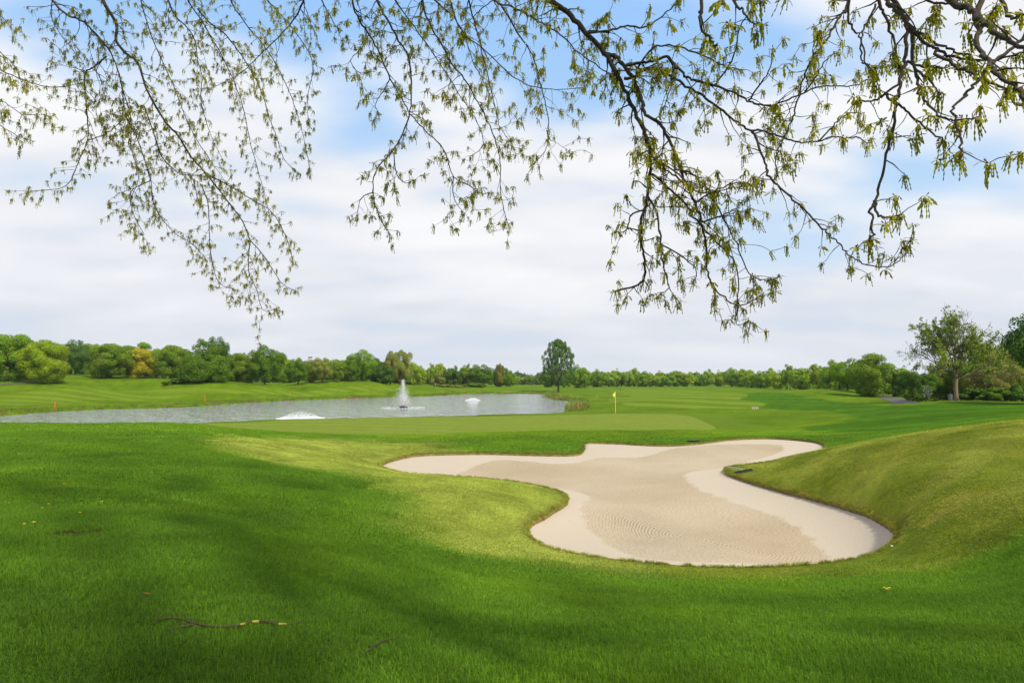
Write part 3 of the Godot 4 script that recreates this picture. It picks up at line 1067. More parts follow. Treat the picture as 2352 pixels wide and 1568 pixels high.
func build_trees() -> void:
	tree_kit()
	tree(15, 873, 768, 125, 150, "broad", "lush", "green broad tree at the outer end of the left wood beside the cart path", "", "tree")
	tree(100, 874, 781, 104, 146, "broad", "bright", "bright yellow green bushy tree beside the grey cart path", "", "tree")
	tree(58, 868, 777, 70, 185, "broad", "dark", "dark crown behind the bright yellow green bushy tree by the path", "", "tree")
	tree(172, 861, 783, 70, 205, "round", "cool", "dark blue green round tree between the yellow green tree and a gap", "", "tree")
	tree(212, 864, 789, 62, 228, "broad", "lush", "fresh green tree behind the gap left of the golden tree", "", "tree")
	tree(250, 868, 789, 98, 186, "broad", "mid", "wide mid green tree with branches to the ground beside the golden tree", "", "tree")
	tree(320, 868, 797, 78, 178, "broad", "gold", "golden yellow leaved tree in the row beyond the pond", "", "tree")
	tree(322, 866, 787, 84, 215, "broad", "lush", "green tree rising just behind the golden yellow tree", "", "tree")
	tree(275, 866, 793, 60, 222, "broad", "mid", "green crown between the golden tree and the wide mid green tree behind", "", "tree")
	tree(392, 869, 793, 88, 196, "broad", "mid", "dense green tree between the golden tree and the large conical tree", "", "tree")
	tree(362, 867, 800, 50, 214, "round", "fresh", "light green crown peeping out behind the golden tree", "", "tree")
	tree(468, 876, 779, 112, 174, "cone", "deep", "large dense conical tree on the grassy mound", "", "tree")
	tree(492, 873, 776, 66, 202, "round", "dark", "dark green crown standing behind the large conical tree", "", "tree")
	tree(545, 877, 811, 74, 206, "broad", "mid", "loose green tree beside the large conical tree", "", "tree")
	tree(520, 874, 818, 50, 225, "broad", "fresh", "small light green tree behind the mound of the conical tree", "", "tree")
	tree(607, 883, 795, 86, 188, "round", "deep", "large dark green round tree with low branches near a light gap", "", "tree")
	tree(570, 880, 822, 46, 214, "broad", "lush", "small bright tree tucked left of the large dark round tree", "", "tree")
	tree(650, 876, 820, 44, 235, "broad", "bright", "pale green tree in the gap behind the dark round tree", "", "tree")
	tree(684, 884, 826, 58, 205, "round", "deep", "small dark round tree on a bare trunk on the open grass", "", "tree")
	tree(664, 879, 838, 40, 238, "broad", "fresh", "light green hedge tree behind the small dark round tree", "", "tree")
	tree(712, 878, 836, 44, 240, "broad", "bright", "yellow green low tree behind the olive tree", "", "tree")
	tree(740, 879, 823, 60, 216, "round", "olive", "thin olive tree on a slim bare trunk", "", "tree")
	tree(772, 876, 830, 44, 240, "broad", "mid", "dense green tree right behind the olive tree", "", "tree")
	tree(797, 875, 827, 52, 236, "broad", "deep", "dark dense tree beside the tall lush tree on the mound", "", "tree")
	tree(832, 875, 805, 66, 226, "round", "lush", "tall lush green tree on the mound near the fountain", "", "tree")
	tree(862, 878, 822, 42, 242, "broad", "cool", "dull green tree between the lush tree and the willow", "", "tree")
	tree(881, 881, 838, 46, 228, "broad", "dark", "low dark green tree at the foot of the willow", "", "tree")
	tree(918, 882, 807, 80, 234, "willow", "olive", "feathery grey olive willow behind the fountain", "", "willow_tree")
	tree(896, 880, 820, 50, 246, "willow", "brownish", "brownish part leafed tree behind the willow", "", "willow_tree")
	tree(402, 881, 861, 52, 170, "bush", "deep", "low dark bush creeping down the mound of the conical tree", "", "shrub")
	tree(962, 880, 842, 34, 330, "small", "bright", "light green tree right of the willow in the distance", "", "tree")
	tree(985, 878, 848, 34, 345, "small", "fresh", "pale green low tree beyond the bright mound", "", "tree")
	tree(993, 879, 837, 26, 340, "small", "fresh", "slim pale green tree, lower of a pointed pair", "", "tree")
	tree(1012, 879, 835, 30, 340, "small", "bright", "slim pale green tree, higher of a pointed pair", "", "tree")
	tree(1008, 881, 858, 40, 322, "small", "olive", "grey green loose bush tree before the pointed pair", "", "tree")
	tree(1042, 883, 840, 44, 300, "small", "dark", "dark round tree right of the pointed pale pair", "", "tree")
	tree(1030, 883, 850, 34, 322, "small", "brownish", "brownish thin tree behind the dark round tree", "", "tree")
	tree(1066, 884, 842, 50, 312, "small", "mid", "mid green tree with a yellow top between two round trees", "", "tree")
	tree(1074, 880, 838, 26, 345, "small", "olive", "yellowish crown peeping above the mid green trees", "", "tree")
	tree(1107, 885, 838, 66, 272, "round", "deep", "large dark green round tree behind the low hedge", "", "tree")
	tree(1150, 884, 846, 46, 285, "small", "deep", "dark small tree right of the large round tree behind the hedge", "", "tree")
	tree(1146, 883, 836, 30, 310, "willow", "brownish", "bare twiggy brown tree above the dark small tree", "", "willow_tree")
	tree(1172, 884, 853, 34, 330, "small", "lush", "green tree at the end of the middle group before the open field", "", "tree")
	tree(1030, 889, 878, 46, 262, "bush", "olive", "low flowering hedge bush beside the golf trolley", "", "shrub")
	tree(1092, 888, 876, 52, 262, "bush", "deep", "low round hedge bush at the foot of the large dark tree", "", "shrub")
	tree(1060, 888, 880, 30, 264, "bush", "mid", "small hedge bush between the flowering bush and the round bush", "", "shrub")
	tree(1282, 900, 781, 84, 268, "plume", "cool", "tall airy dark tree standing alone at the pond end", "", "tree")
	tree(1330, 889, 838, 48, 330, "small", "lush", "bright round tree just behind the tall airy tree", "", "tree")
	tree(1296, 888, 846, 44, 345, "small", "mid", "green tree half hidden behind the trunk of the tall airy tree", "", "tree")
	tree(1258, 888, 852, 40, 350, "small", "deep", "dark tree left behind the tall airy tree", "", "tree")
	tree(1352, 888, 852, 22, 420, "small", "brownish", "brown bare tree beyond the bright round tree", "", "tree")
	tree(2003, 911, 813, 116, 146, "broad", "mid", "big round green tree on a short dark trunk by the cart path", "", "tree")
	tree(1948, 905, 830, 72, 172, "round", "lush", "tall green tree beside the big round tree", "", "tree")
	tree(1978, 908, 828, 50, 165, "broad", "mid", "green tree half behind the big round tree", "", "tree")
	tree(2056, 914, 848, 52, 150, "broad", "cool", "dull green tree behind the cart path bend", "", "tree")
	tree(2078, 912, 843, 40, 230, "small", "fresh", "pale hazy tree far down the cart path", "", "tree")
	tree(2098, 922, 852, 62, 116, "broad", "dark", "dark glossy bush tree right of the cart path", "", "tree")
	tree(2142, 924, 858, 64, 118, "broad", "deep", "dark bush behind the white flowering shrub", "", "tree")
	tree(2175, 925, 828, 80, 122, "broad", "olive", "olive hedge tree behind the open crowned tree trunk", "", "tree")
	tree(2235, 926, 808, 96, 118, "broad", "lush", "bright green tree behind the open crowned tree", "", "tree")
	tree(2300, 927, 788, 120, 116, "round", "olive", "olive tree in young leaf at the wood edge", "", "tree")
	tree(2268, 928, 842, 92, 110, "broad", "brownish", "brownish young tree low before the bright green one", "", "tree")
	tree(2352, 929, 778, 110, 122, "broad", "mid", "green tree at the wood edge behind the olive one", "", "tree")
	tree(2205, 926, 835, 84, 126, "broad", "mid", "mid green tree filling the wood right behind the litter bin", "", "tree")
	tree(2330, 928, 800, 110, 128, "broad", "lush", "lush tree filling the wood behind the large hedge bush", "", "tree")
	tree(2280, 928, 815, 90, 130, "broad", "mid", "green tree deep in the wood behind the brownish young tree", "", "tree")
	tree(2245, 928, 878, 70, 106, "bush", "dark", "dark hedge bush at the right wood edge next to the trunk", "", "shrub")
	tree(2300, 930, 872, 80, 104, "bush", "deep", "large dark hedge bush at the right wood edge", "", "shrub")
	tree(2352, 932, 866, 76, 102, "bush", "dark", "outermost dark hedge bush of the right wood edge", "", "shrub")
	tree(2126, 925, 893, 44, 108, "bush", "mid", "low green bush near the litter bin", "", "shrub")
	tree(2456, 930, 690, 225, 80, "round", "dark", "dark green tree reaching in from beyond the right wood edge", "", "tree")
	# the row across the far end of the fairway, and the nearer row that climbs to the right
	var x := 1372.0
	var k := 0
	var tint := ""
	var look := {"lush": "lush green", "fresh": "pale fresh green", "mid": "mid green", "bright": "bright yellow green", "deep": "dark green", "olive": "olive green", "brownish": "brownish young leafed"}
	var tints := ["lush", "fresh", "mid", "bright", "lush", "deep", "olive", "fresh", "mid", "brownish", "bright"]
	while x < 1995.0:
		var t := clampf((x - 1660.0) / 300.0, 0.0, 1.0)
		var top := lerpf(853.0, 831.0, t * t) + rf(-7.0, 5.0)
		var depth := lerpf(400.0, 205.0, pow(t, 0.8)) + rf(-25, 25)
		var base := lerpf(888.0, 900.0, t)
		tint = tints[(k * 7 + k / 3) % tints.size()]
		tree(x, base, top, lerpf(40.0, 52.0, t) * rf(0.75, 1.35), depth, "small", tint, look[tint] + " tree in the long row across the far end of the fairway", "trees in the far row")
		x += lerpf(20.0, 26.0, t) * rf(0.6, 1.4)
		k += 1
	# the wood behind that row and behind the middle group
	x = 1185.0
	while x < 1960.0:
		tint = tints[(k * 3) % tints.size()]
		tree(x, 886.0, 862.0 - maxf(0.0, (x - 1780.0) * 0.06) + rf(-3, 3), rf(28, 44), rf(520, 600), "small", tint, look[tint] + " small hazy tree in the distant wood behind the far row", "trees of the distant wood")
		x += rf(15, 22)
		k += 1
	x = 960.0
	while x < 1180.0:
		tint = tints[(k * 3 + 1) % tints.size()]
		tree(x, 886.0, 863.0 + rf(-3, 2), rf(18, 28), rf(430, 520), "small", tint, look[tint] + " small hazy tree in the distant wood behind the hedge bushes", "trees of the distant wood behind the hedge")
		x += rf(14, 20)
		k += 1
	x = -40.0
	while x < 960.0:
		tint = tints[(k * 3 + 2) % tints.size()]
		tree(x, 868.0, lerpf(786.0, 832.0, clampf(x / 900.0, 0, 1)) + rf(-5, 7), rf(50, 70), rf(262, 300), "small", tint, look[tint] + " tree at the back of the wood beyond the pond", "trees at the back of the left wood")
		x += rf(20, 30)
		k += 1
	# the low band of woodland on the skyline
	var where := []
	var cols := []
	for e in 420:
		var d := rf(900.0, 1500.0)
		var xx := rf(-0.85, 0.85) * d
		var s := rf(9.0, 15.0)
		where.append(Transform3D(Basis(Vector3.UP, rf(0, TAU)) * Basis.from_scale(Vector3(s * rf(0.8, 1.5), s, s)), on_land(xx, d)))
		var g := rf(0.7, 1.2)
		cols.append(Color(0.07 * g * rf(0.8, 1.3), 0.125 * g, 0.03 * g))
	tag(copies("skyline_wood", crowns["small"][1], tinted(0.7, 0.4, 0.2), where, cols, self), "hazy band of far woodland along the skyline", "wood", "", "stuff")
	build_open_tree()

# ------------------------------------------------------------------ the wide tree with an open crown at the right wood edge
func build_open_tree() -> void:
	var foot := px(2198, 924, 98.0)
	foot.y = land(foot.x, 98.0)
	var o := thing("open_crowned_tree", "wide open crowned tree with thin young leaves showing all its limbs", "tree", foot)
	o.scale = Vector3.ONE * 1.06
	var keep := rng.state
	rng.seed = 77
	var b := MB.new()
	var lv := MB.new()
	var tips := []
	var start := PackedVector3Array([Vector3(0, -0.1, 0), Vector3(0, 0.5, 0), Vector3(-0.03, 1.6, 0), Vector3(0.05, 2.9, 0.0), Vector3(0.0, 4.2, 0.0)])
	b.tube(start, PackedFloat32Array([0.36, 0.26, 0.24, 0.22, 0.18]), 10)
	part("trunk", b.mesh(), std(Color(0.20, 0.155, 0.105), 0.95, 0.2), o)
	var w := MB.new()
	var queue := []
	for k in 17:
		var a := TAU * k / 17.0 * 2.0 + rf(-0.2, 0.2)
		var up := lerpf(0.15, 1.9, float(k) / 16.0)
		queue.append([Vector3(0, lerpf(2.7, 4.2, float(k) / 16.0), 0), Vector3(cos(a), up, sin(a)).normalized(), rf(3.9, 4.9), rf(0.08, 0.12), 0])
	while queue.size():
		var q: Array = queue.pop_back()
		var p: Vector3 = q[0]
		var d: Vector3 = q[1]
		var n := 6
		var seg: float = q[2] / n
		var pts := PackedVector3Array([p])
		var rad := PackedFloat32Array([q[3]])
		for k in n:
			d = (d + rdir() * 0.16 + Vector3.UP * (0.05 if q[4] < 2 else 0.0)).normalized()
			p += d * seg
			pts.append(p)
			rad.append(maxf(0.012, q[3] * (1.0 - 0.72 * (k + 1) / n)))
			if q[4] < 4 and k >= 1:
				var sub: int = 1 if q[4] < 1 or rng.randf() < [1.0, 0.8, 0.62, 0.5][q[4]] else 0
				for e in sub:
					var nd := (d + rdir() * 0.75).normalized()
					queue.append([p, nd, q[2] * rf(0.42, 0.62), rad[k + 1] * 0.72, q[4] + 1])
			if q[4] >= 3: tips.append(p)
		w.tube(pts, rad, 6 if q[4] < 2 else 3, Color.WHITE, false)
	part("limbs", w.mesh(), std(Color(0.115, 0.095, 0.07), 0.95, 0.2), o)
	var lo := 1e9
	for t in tips:
		var away := Vector2(t.x, t.z).length() / 6.8
		var bare := noise_b.get_noise_3d(t.x * 0.5, t.y * 0.5, t.z * 0.5) * 1.0 + away * 0.25 + (0.35 if t.y > 12.0 else 0.0)
		if rng.randf() > 0.42 - bare: continue
		for k in 2:
			var g := rf(0.8, 1.2)
			leaf(lv, t + rdir() * rf(0.05, 0.35), (rdir() + Vector3.UP * 0.5).normalized(), rf(0.11, 0.22), Color(0.195 * g, 0.270 * g, 0.030 * g))
	part("crown", lv.mesh(), tinted(0.7, 0.5, 0.15), o)
	print("open tree limbs ", w.v.size(), " leaves ", lv.v.size(), " tips ", tips.size())
	rng.state = keep

# ------------------------------------------------------------------ the old oak overhead
# its hanging branches, traced from the photograph; each row: part of the crown, depth of the first and last point, radii in mm, points
const BOUGHS := [
	["l", 8.4, 8.9, 24, 3, [[234, 0], [266, 54], [266, 93], [288, 122], [317, 146], [336, 205], [375, 273], [409, 312], [439, 361], [470, 395], [502, 434], [531, 473], [556, 507], [575, 551], [604, 585], [629, 624], [652, 655], [684, 670]]],
	["l", 8.2, 8.6, 15, 3, [[119, 0], [151, 32], [185, 46], [210, 68], [244, 107], [263, 141], [278, 195], [288, 263], [312, 312], [327, 356], [346, 414], [351, 463], [375, 507], [409, 541], [440, 560], [470, 590]]],
	["l", 8.0, 8.2, 6, 2, [[119, 0], [117, 39], [141, 83], [185, 136], [200, 170]]],
	["l", 8.5, 8.2, 12, 3, [[244, 129], [214, 154], [195, 168], [195, 214], [200, 273], [200, 322], [180, 370], [158, 419], [127, 434], [63, 439]]],
	["l", 8.6, 9.2, 11, 3, [[385, 0], [405, 39], [434, 68], [448, 97], [453, 136], [463, 175], [461, 229], [480, 300], [512, 370]]],
	["l", 8.1, 8.9, 11, 3, [[697, 0], [673, 46], [639, 85], [595, 127], [561, 161], [531, 180], [480, 205]]],
	["l", 8.8, 9.4, 12, 3, [[453, 20], [483, 54], [517, 78], [551, 122], [575, 161], [600, 210], [619, 273], [634, 312], [655, 370], [690, 400]]],
	["l", 8.6, 8.4, 9, 3, [[470, 397], [531, 429], [561, 448], [595, 468], [624, 487], [655, 540], [672, 600]]],
	["l", 8.6, 8.9, 8, 3, [[463, 424], [478, 473], [480, 536], [485, 595], [502, 648], [540, 665]]],
	["l", 8.8, 8.7, 8, 2, [[575, 551], [570, 619], [590, 668], [604, 712], [640, 705]]],
	["l", 8.7, 8.3, 9, 3, [[331, 244], [361, 331], [375, 366], [414, 400], [439, 405], [455, 460]]],
	["l", 8.4, 8.0, 7, 2, [[200, 322], [240, 308], [270, 285], [290, 262]]],
	["l", 7.2, 7.8, 8, 3, [[-30, 150], [0, 161], [44, 180], [88, 195], [136, 200], [190, 190]]],
	["l", 7.0, 7.4, 6, 2, [[-30, 270], [0, 288], [39, 312], [60, 318]]],
	["l", 7.4, 7.2, 6, 2, [[-30, 20], [5, 40], [30, 70], [45, 60]]],
	["l", 7.2, 7.0, 5, 2, [[-30, 90], [0, 120], [30, 150], [55, 205]]],
	["l", 7.2, 7.0, 5, 2, [[-30, 220], [10, 235], [50, 262], [90, 262], [116, 268]]],
	["l", 9.0, 9.6, 10, 3, [[420, -20], [470, 60], [520, 150], [556, 240], [575, 330], [600, 420], [620, 500]]],
	["l", 8.9, 9.5, 10, 3, [[520, -20], [560, 50], [610, 110], [650, 180], [675, 240], [695, 310], [712, 390]]],
	["l", 9.1, 9.5, 9, 3, [[600, -20], [650, 40], [690, 90], [718, 150], [705, 230], [710, 290]]],
	["l", 8.7, 9.0, 9, 3, [[320, -10], [350, 90], [395, 190], [430, 280], [470, 350], [520, 420]]],
	["l", 8.5, 8.2, 7, 2, [[346, 414], [300, 440], [305, 490], [330, 540], [300, 520]]],
	["l", 8.3, 8.6, 8, 3, [[278, 195], [300, 270], [300, 340], [318, 400], [300, 455]]],
	["m", 6.2, 6.0, 10, 3, [[808, 0], [823, 44], [847, 78], [871, 122], [896, 180], [920, 224], [944, 263], [979, 302], [1018, 341], [1042, 405], [1076, 424], [1105, 444], [1130, 440]]],
	["m", 6.4, 6.0, 13, 3, [[866, 0], [891, 49], [915, 93], [937, 127], [944, 175], [943, 244], [927, 302], [901, 346], [862, 395], [858, 453], [871, 497], [896, 541]]],
	["m", 6.1, 6.4, 10, 3, [[969, 0], [988, 58], [1018, 107], [1037, 146], [1066, 180], [1096, 234], [1120, 278], [1139, 327], [1149, 370], [1150, 439], [1159, 487], [1171, 522]]],
	["m", 6.6, 6.8, 9, 3, [[1076, 0], [1096, 73], [1110, 132], [1125, 195], [1139, 253], [1149, 292], [1180, 340]]],
	["m", 6.0, 4.8, 10, 4, [[1134, 0], [1174, 15], [1213, 34], [1252, 58], [1286, 78], [1330, 122], [1388, 161], [1420, 185]]],
	["m", 5.8, 6.2, 9, 2, [[1154, 15], [1188, 73], [1222, 127], [1242, 195], [1256, 253], [1261, 302], [1252, 346], [1222, 380]]],
	["m", 6.5, 6.8, 8, 3, [[998, 0], [1042, 39], [1070, 90], [1085, 140], [1120, 200]]],
	["m", 6.6, 7.0, 8, 3, [[900, -10], [950, 60], [1000, 130], [1050, 210], [1090, 270], [1110, 330], [1080, 360]]],
	["m", 6.3, 6.6, 8, 3, [[1030, -10], [1060, 70], [1120, 120], [1170, 170], [1230, 200], [1290, 205], [1345, 200]]],
	["m", 6.1, 5.8, 5, 2, [[847, 78], [830, 110], [805, 140], [830, 170], [850, 160]]],
	["m", 6.1, 5.9, 6, 2, [[896, 180], [880, 210], [862, 240], [870, 262]]],
	["m", 6.0, 5.9, 6, 2, [[858, 441], [830, 455], [820, 500]]],
	["m", 6.0, 5.9, 6, 2, [[1042, 405], [1042, 450], [1065, 490]]],
	["m", 5.9, 5.8, 6, 2, [[740, 0], [760, 40], [780, 75], [775, 60]]],
	["m", 6.0, 6.0, 6, 2, [[905, 350], [910, 395], [930, 420], [950, 412]]],
	["r", 4.3, 4.3, 22, 6, [[1266, 0], [1305, 29], [1344, 73], [1388, 122], [1412, 161], [1435, 205], [1458, 260], [1478, 298], [1492, 345], [1493, 400], [1488, 440], [1482, 480], [1470, 520], [1477, 575], [1482, 612], [1478, 642], [1456, 658], [1408, 670]]],
	["r", 4.3, 4.0, 17, 3, [[1390, 122], [1415, 131], [1436, 155], [1457, 189], [1473, 228], [1484, 262], [1515, 283], [1536, 323], [1557, 373], [1577, 420], [1597, 465], [1611, 510], [1622, 555], [1625, 612], [1631, 642], [1656, 676], [1692, 701], [1718, 696], [1752, 676]]],
	["r", 4.2, 3.9, 12, 3, [[1439, 150], [1470, 144], [1507, 139], [1531, 129], [1549, 147], [1575, 173], [1602, 186], [1641, 196], [1680, 210], [1720, 231], [1754, 241], [1778, 241], [1812, 228], [1851, 210], [1882, 199], [1917, 197], [1970, 194], [1993, 181]]],
	["r", 4.4, 4.0, 13, 3, [[1434, 181], [1460, 176], [1478, 160], [1510, 159], [1536, 173], [1575, 197], [1615, 220], [1654, 249], [1694, 281], [1720, 297], [1746, 299], [1778, 308], [1812, 320], [1843, 326], [1882, 324], [1910, 314], [1960, 316], [1975, 315], [1993, 333]]],
	["r", 4.1, 3.7, 9, 2, [[1730, 302], [1746, 341], [1759, 381], [1768, 406], [1800, 437], [1830, 465], [1867, 502], [1894, 529], [1914, 546], [1938, 573], [1959, 591], [1989, 607], [2022, 613], [2052, 607], [2076, 588], [2094, 552]]],
	["r", 3.7, 3.6, 8, 3, [[1949, 0], [1938, 24], [1915, 63], [1894, 97], [1865, 136], [1846, 178], [1830, 244], [1817, 278], [1799, 323], [1783, 357], [1786, 399]]],
	["r", 4.2, 4.0, 8, 2, [[1577, 420], [1545, 400], [1510, 372], [1484, 355]]],
	["r", 4.2, 4.0, 8, 2, [[1488, 440], [1512, 500], [1519, 570], [1525, 620], [1535, 660], [1510, 680]]],
	["r", 4.1, 4.3, 9, 2, [[1500, 400], [1535, 430], [1575, 470], [1600, 505], [1650, 560], [1680, 590], [1696, 640], [1695, 700], [1695, 745], [1720, 735]]],
	["r", 4.1, 4.0, 8, 2, [[1548, 386], [1592, 400], [1630, 440], [1660, 500], [1692, 560], [1720, 625], [1760, 645], [1790, 635]]],
	["r", 4.1, 4.2, 7, 2, [[1482, 480], [1450, 495], [1436, 530], [1410, 532]]],
	["r", 4.1, 4.0, 6, 2, [[1500, 360], [1560, 400], [1600, 440], [1650, 438], [1690, 430], [1740, 442]]],
	["r", 4.0, 3.9, 7, 2, [[1597, 465], [1640, 440], [1690, 420], [1725, 425]]],
	["r", 4.0, 4.1, 7, 2, [[1611, 510], [1660, 495], [1690, 480], [1700, 500]]],
	["r", 4.1, 4.2, 6, 2, [[1520, 560], [1570, 590], [1600, 620], [1590, 650]]],
	["r", 4.2, 4.2, 9, 3, [[1352, 75], [1400, 70], [1440, 60], [1480, 62], [1510, 45], [1540, 20], [1560, 0]]],
	["r", 4.2, 4.0, 8, 3, [[1460, 170], [1500, 110], [1560, 108], [1620, 130], [1660, 150], [1700, 160]]],
	["r", 4.2, 4.0, 7, 3, [[1641, 196], [1670, 160], [1690, 110], [1700, 60], [1730, 20]]],
	["r", 4.3, 4.1, 7, 2, [[1720, 231], [1750, 190], [1770, 150], [1775, 110]]],
	["r", 3.9, 3.8, 6, 2, [[1851, 210], [1880, 170], [1905, 130], [1930, 120]]],
	["r", 3.9, 3.8, 6, 2, [[1882, 324], [1915, 290], [1950, 260], [1985, 262]]],
	["n", 3.2, 2.9, 12, 4, [[2054, 0], [2075, 29], [2085, 53], [2083, 105], [2075, 158], [2067, 192], [2062, 231], [2054, 268], [2043, 328], [2030, 394], [2013, 455], [2001, 486], [2004, 522], [2007, 537], [1995, 561]]],
	["n", 2.9, 2.8, 7, 3, [[2009, 462], [2022, 495], [2035, 500], [2070, 492]]],
	["n", 3.3, 3.2, 9, 4, [[2017, 0], [2033, 34], [2049, 79], [2059, 123], [2070, 158]]],
	["n", 3.1, 2.7, 11, 4, [[2038, 0], [2059, 21], [2085, 50], [2112, 76], [2138, 92], [2164, 105], [2196, 118], [2230, 125]]],
	["n", 3.0, 2.7, 9, 4, [[2091, 66], [2125, 97], [2151, 113], [2190, 129], [2243, 137], [2290, 136], [2352, 120]]],
	["n", 3.0, 2.6, 9, 3, [[2093, 68], [2098, 131], [2106, 184], [2117, 218], [2138, 244], [2164, 268], [2190, 276], [2243, 270]]],
	["n", 2.3, 2.0, 13, 7, [[2185, 0], [2217, 16], [2243, 39], [2274, 63], [2308, 87], [2352, 110], [2420, 140]]],
	["n", 2.4, 2.1, 11, 6, [[2253, 0], [2251, 53], [2248, 100], [2266, 134], [2285, 163], [2322, 192], [2352, 220], [2420, 260]]],
	["n", 2.7, 2.5, 8, 4, [[2148, 116], [2190, 147], [2230, 168], [2269, 189], [2322, 205], [2352, 205]]],
	["n", 2.6, 2.5, 8, 4, [[2360, 66], [2330, 105], [2274, 152], [2243, 189], [2217, 221], [2188, 249], [2201, 284], [2206, 328], [2206, 366]]],
	["n", 3.0, 2.9, 7, 4, [[2085, 142], [2125, 152], [2169, 158]]],
	["n", 3.0, 2.8, 7, 3, [[2033, 215], [2059, 236], [2085, 260], [2112, 281], [2146, 307], [2170, 325]]],
	["n", 3.1, 3.0, 7, 3, [[2067, 189], [2028, 221], [1993, 234], [1965, 222]]],
	["n", 2.9, 2.8, 7, 3, [[2093, 144], [2125, 173], [2148, 205], [2160, 215]]],
	["n", 3.3, 3.3, 7, 3, [[1949, 0], [1950, 45], [1960, 70], [1975, 82], [1978, 130], [1985, 145], [2010, 158]]],
	["n", 3.3, 3.2, 6, 3, [[2015, 10], [1995, 50], [1980, 90], [1990, 140], [2010, 170]]],
	["n", 2.6, 2.4, 8, 4, [[2300, 0], [2320, 40], [2352, 30]]],
	["n", 2.9, 2.8, 6, 3, [[2352, 240], [2320, 225], [2310, 205]]],
	["n", 3.2, 3.0, 8, 4, [[2110, -10], [2160, 8], [2230, -5]]],
	["n", 2.9, 2.8, 6, 3, [[1690, 0], [1705, 20], [1720, 45], [1750, 55]]],
	["n", 2.7, 2.7, 8, 5, [[1610, -10], [1608, 30], [1612, 65], [1630, 90], [1645, 105]]],
]

var oak_at := Vector3.ZERO
var spots := []            # [position, depth, scale] of the leaf clusters
var twig_mb := {}
var bough: Node3D        # the branch that is being dressed

func oak_leaf(b: MB, at: Vector3, f: Vector3, long: float, wide: float, droop: float, col: Color) -> void:
	var prof := [0.06, 0.42, 0.26, 0.80, 0.50, 0.95, 0.55, 0.0]
	var side := f.cross(Vector3.UP).normalized()
	if side.length() < 0.1: side = Vector3.RIGHT
	var p := at
	var d := f
	var last := []
	for k in 8:
		var up := side.cross(d).normalized()
		var w: float = prof[k] * wide * 0.5
		var row := [b.vert(p - side * w - up * w * 0.35, up, col), b.vert(p, up, col), b.vert(p + side * w - up * w * 0.35, up, col)]
		if last:
			b.quad(last[0], last[1], row[1], row[0])
			b.quad(last[1], last[2], row[2], row[1])
		last = row
		d = (d + Vector3.DOWN * droop).normalized()
		p += d * long / 7.0

func catkin(b: MB, at: Vector3, long: float, col: Color) -> void:
	var pts := PackedVector3Array()
	var rad := PackedFloat32Array()
	var sway := Vector3(rf(-0.2, 0.2), -1, rf(-0.2, 0.2))
	var n := 9
	for k in n:
		pts.append(at + sway * long * k / (n - 1.0) + Vector3(rf(-1, 1), 0, rf(-1, 1)) * 0.0012)
		rad.append(0.0010 if k % 2 == 0 else rf(0.0024, 0.0034))
	b.tube(pts, rad, 4, col, false)

func leaf_cluster(leaves: int, catkins: int, big: float) -> ArrayMesh:
	var b := MB.new()
	var bud := Color(0.21, 0.085, 0.028)
	for k in 4:
		var d := (rdir() + Vector3.UP * 0.3).normalized()
		oak_leaf(b, d * 0.003, d, 0.016, 0.009, 0.05, bud * rf(0.7, 1.3))
	for k in leaves:
		var a := TAU * k / leaves + rf(-0.4, 0.4)
		var f := Vector3(cos(a), rf(-0.5, 0.9), sin(a)).normalized()
		var g := rf(0.75, 1.25)
		var col := Color(0.46 * g, 0.435 * g, 0.016).lerp(Color(0.25, 0.315, 0.018), rng.randf() * 0.5)
		oak_leaf(b, Vector3(rf(-1, 1), rf(-1, 1), rf(-1, 1)) * 0.006, f, big * rf(0.026, 0.062), big * rf(0.010, 0.018), rf(0.06, 0.42), col)
	for k in catkins:
		var g := rf(0.8, 1.2)
		catkin(b, Vector3(rf(-1, 1), rf(-0.6, 0.2), rf(-1, 1)) * 0.014, rf(0.03, 0.075), Color(0.50 * g, 0.50 * g, 0.05))
	return b.mesh()

func seen_at(p: Vector3) -> Vector3:   # picture x, y and depth of a point
	var q := p - Vector3(0, EYE, 0)
	var y := q.y * cos(TILT) + q.z * sin(TILT)
	var z := -q.y * sin(TILT) + q.z * cos(TILT)
	if z > -0.05: return Vector3(-9999, -9999, -1)
	return Vector3(1176.0 + F * q.x / -z, 784.0 - F * y / -z, -z)

func grow(g: String, p: Vector3, d: Vector3, long: float, r: float, level: int, leafy: float) -> void:
	var step := 0.034
	var n := maxi(3, int(long / step))
	var pts := PackedVector3Array([p])
	var rad := PackedFloat32Array([r])
	for k in n:
		d = (d + rdir() * 0.30 + Vector3.DOWN * (0.05 if level == 1 else 0.02) + (Vector3.UP * 0.10 if k > n * 0.7 else Vector3.ZERO)).normalized()
		p += d * step
		pts.append(p)
		rad.append(maxf(0.0014, r * (1.0 - 0.6 * (k + 1) / n)) * (1.25 if k % 3 == 0 else 1.0))
		if level < 3 and k > 1 and rng.randf() < (0.20 if level == 1 else 0.10):
			grow(g, p, (d * 0.6 + rdir()).normalized(), long * rf(0.3, 0.6), rad[k + 1] * 0.8, level + 1, leafy)
		if k > n * 0.3 and rng.randf() < 0.20 * leafy:
			spots.append([p, g, rf(0.5, 1.05), bough])
	spots.append([p, g, rf(0.8, 1.3), bough])
	twig_mb[g].tube(pts, rad, 4, Color.WHITE, false)

func spline(pts: PackedVector3Array, steps: int) -> PackedVector3Array:
	var out := PackedVector3Array()
	var n := pts.size()
	for k in n - 1:
		var a := pts[maxi(k - 1, 0)]
		var c := pts[mini(k + 2, n - 1)]
		for s in steps: out.append(pts[k].cubic_interpolate(pts[k + 1], a, c, float(s) / steps))
	out.append(pts[n - 1])
	return out

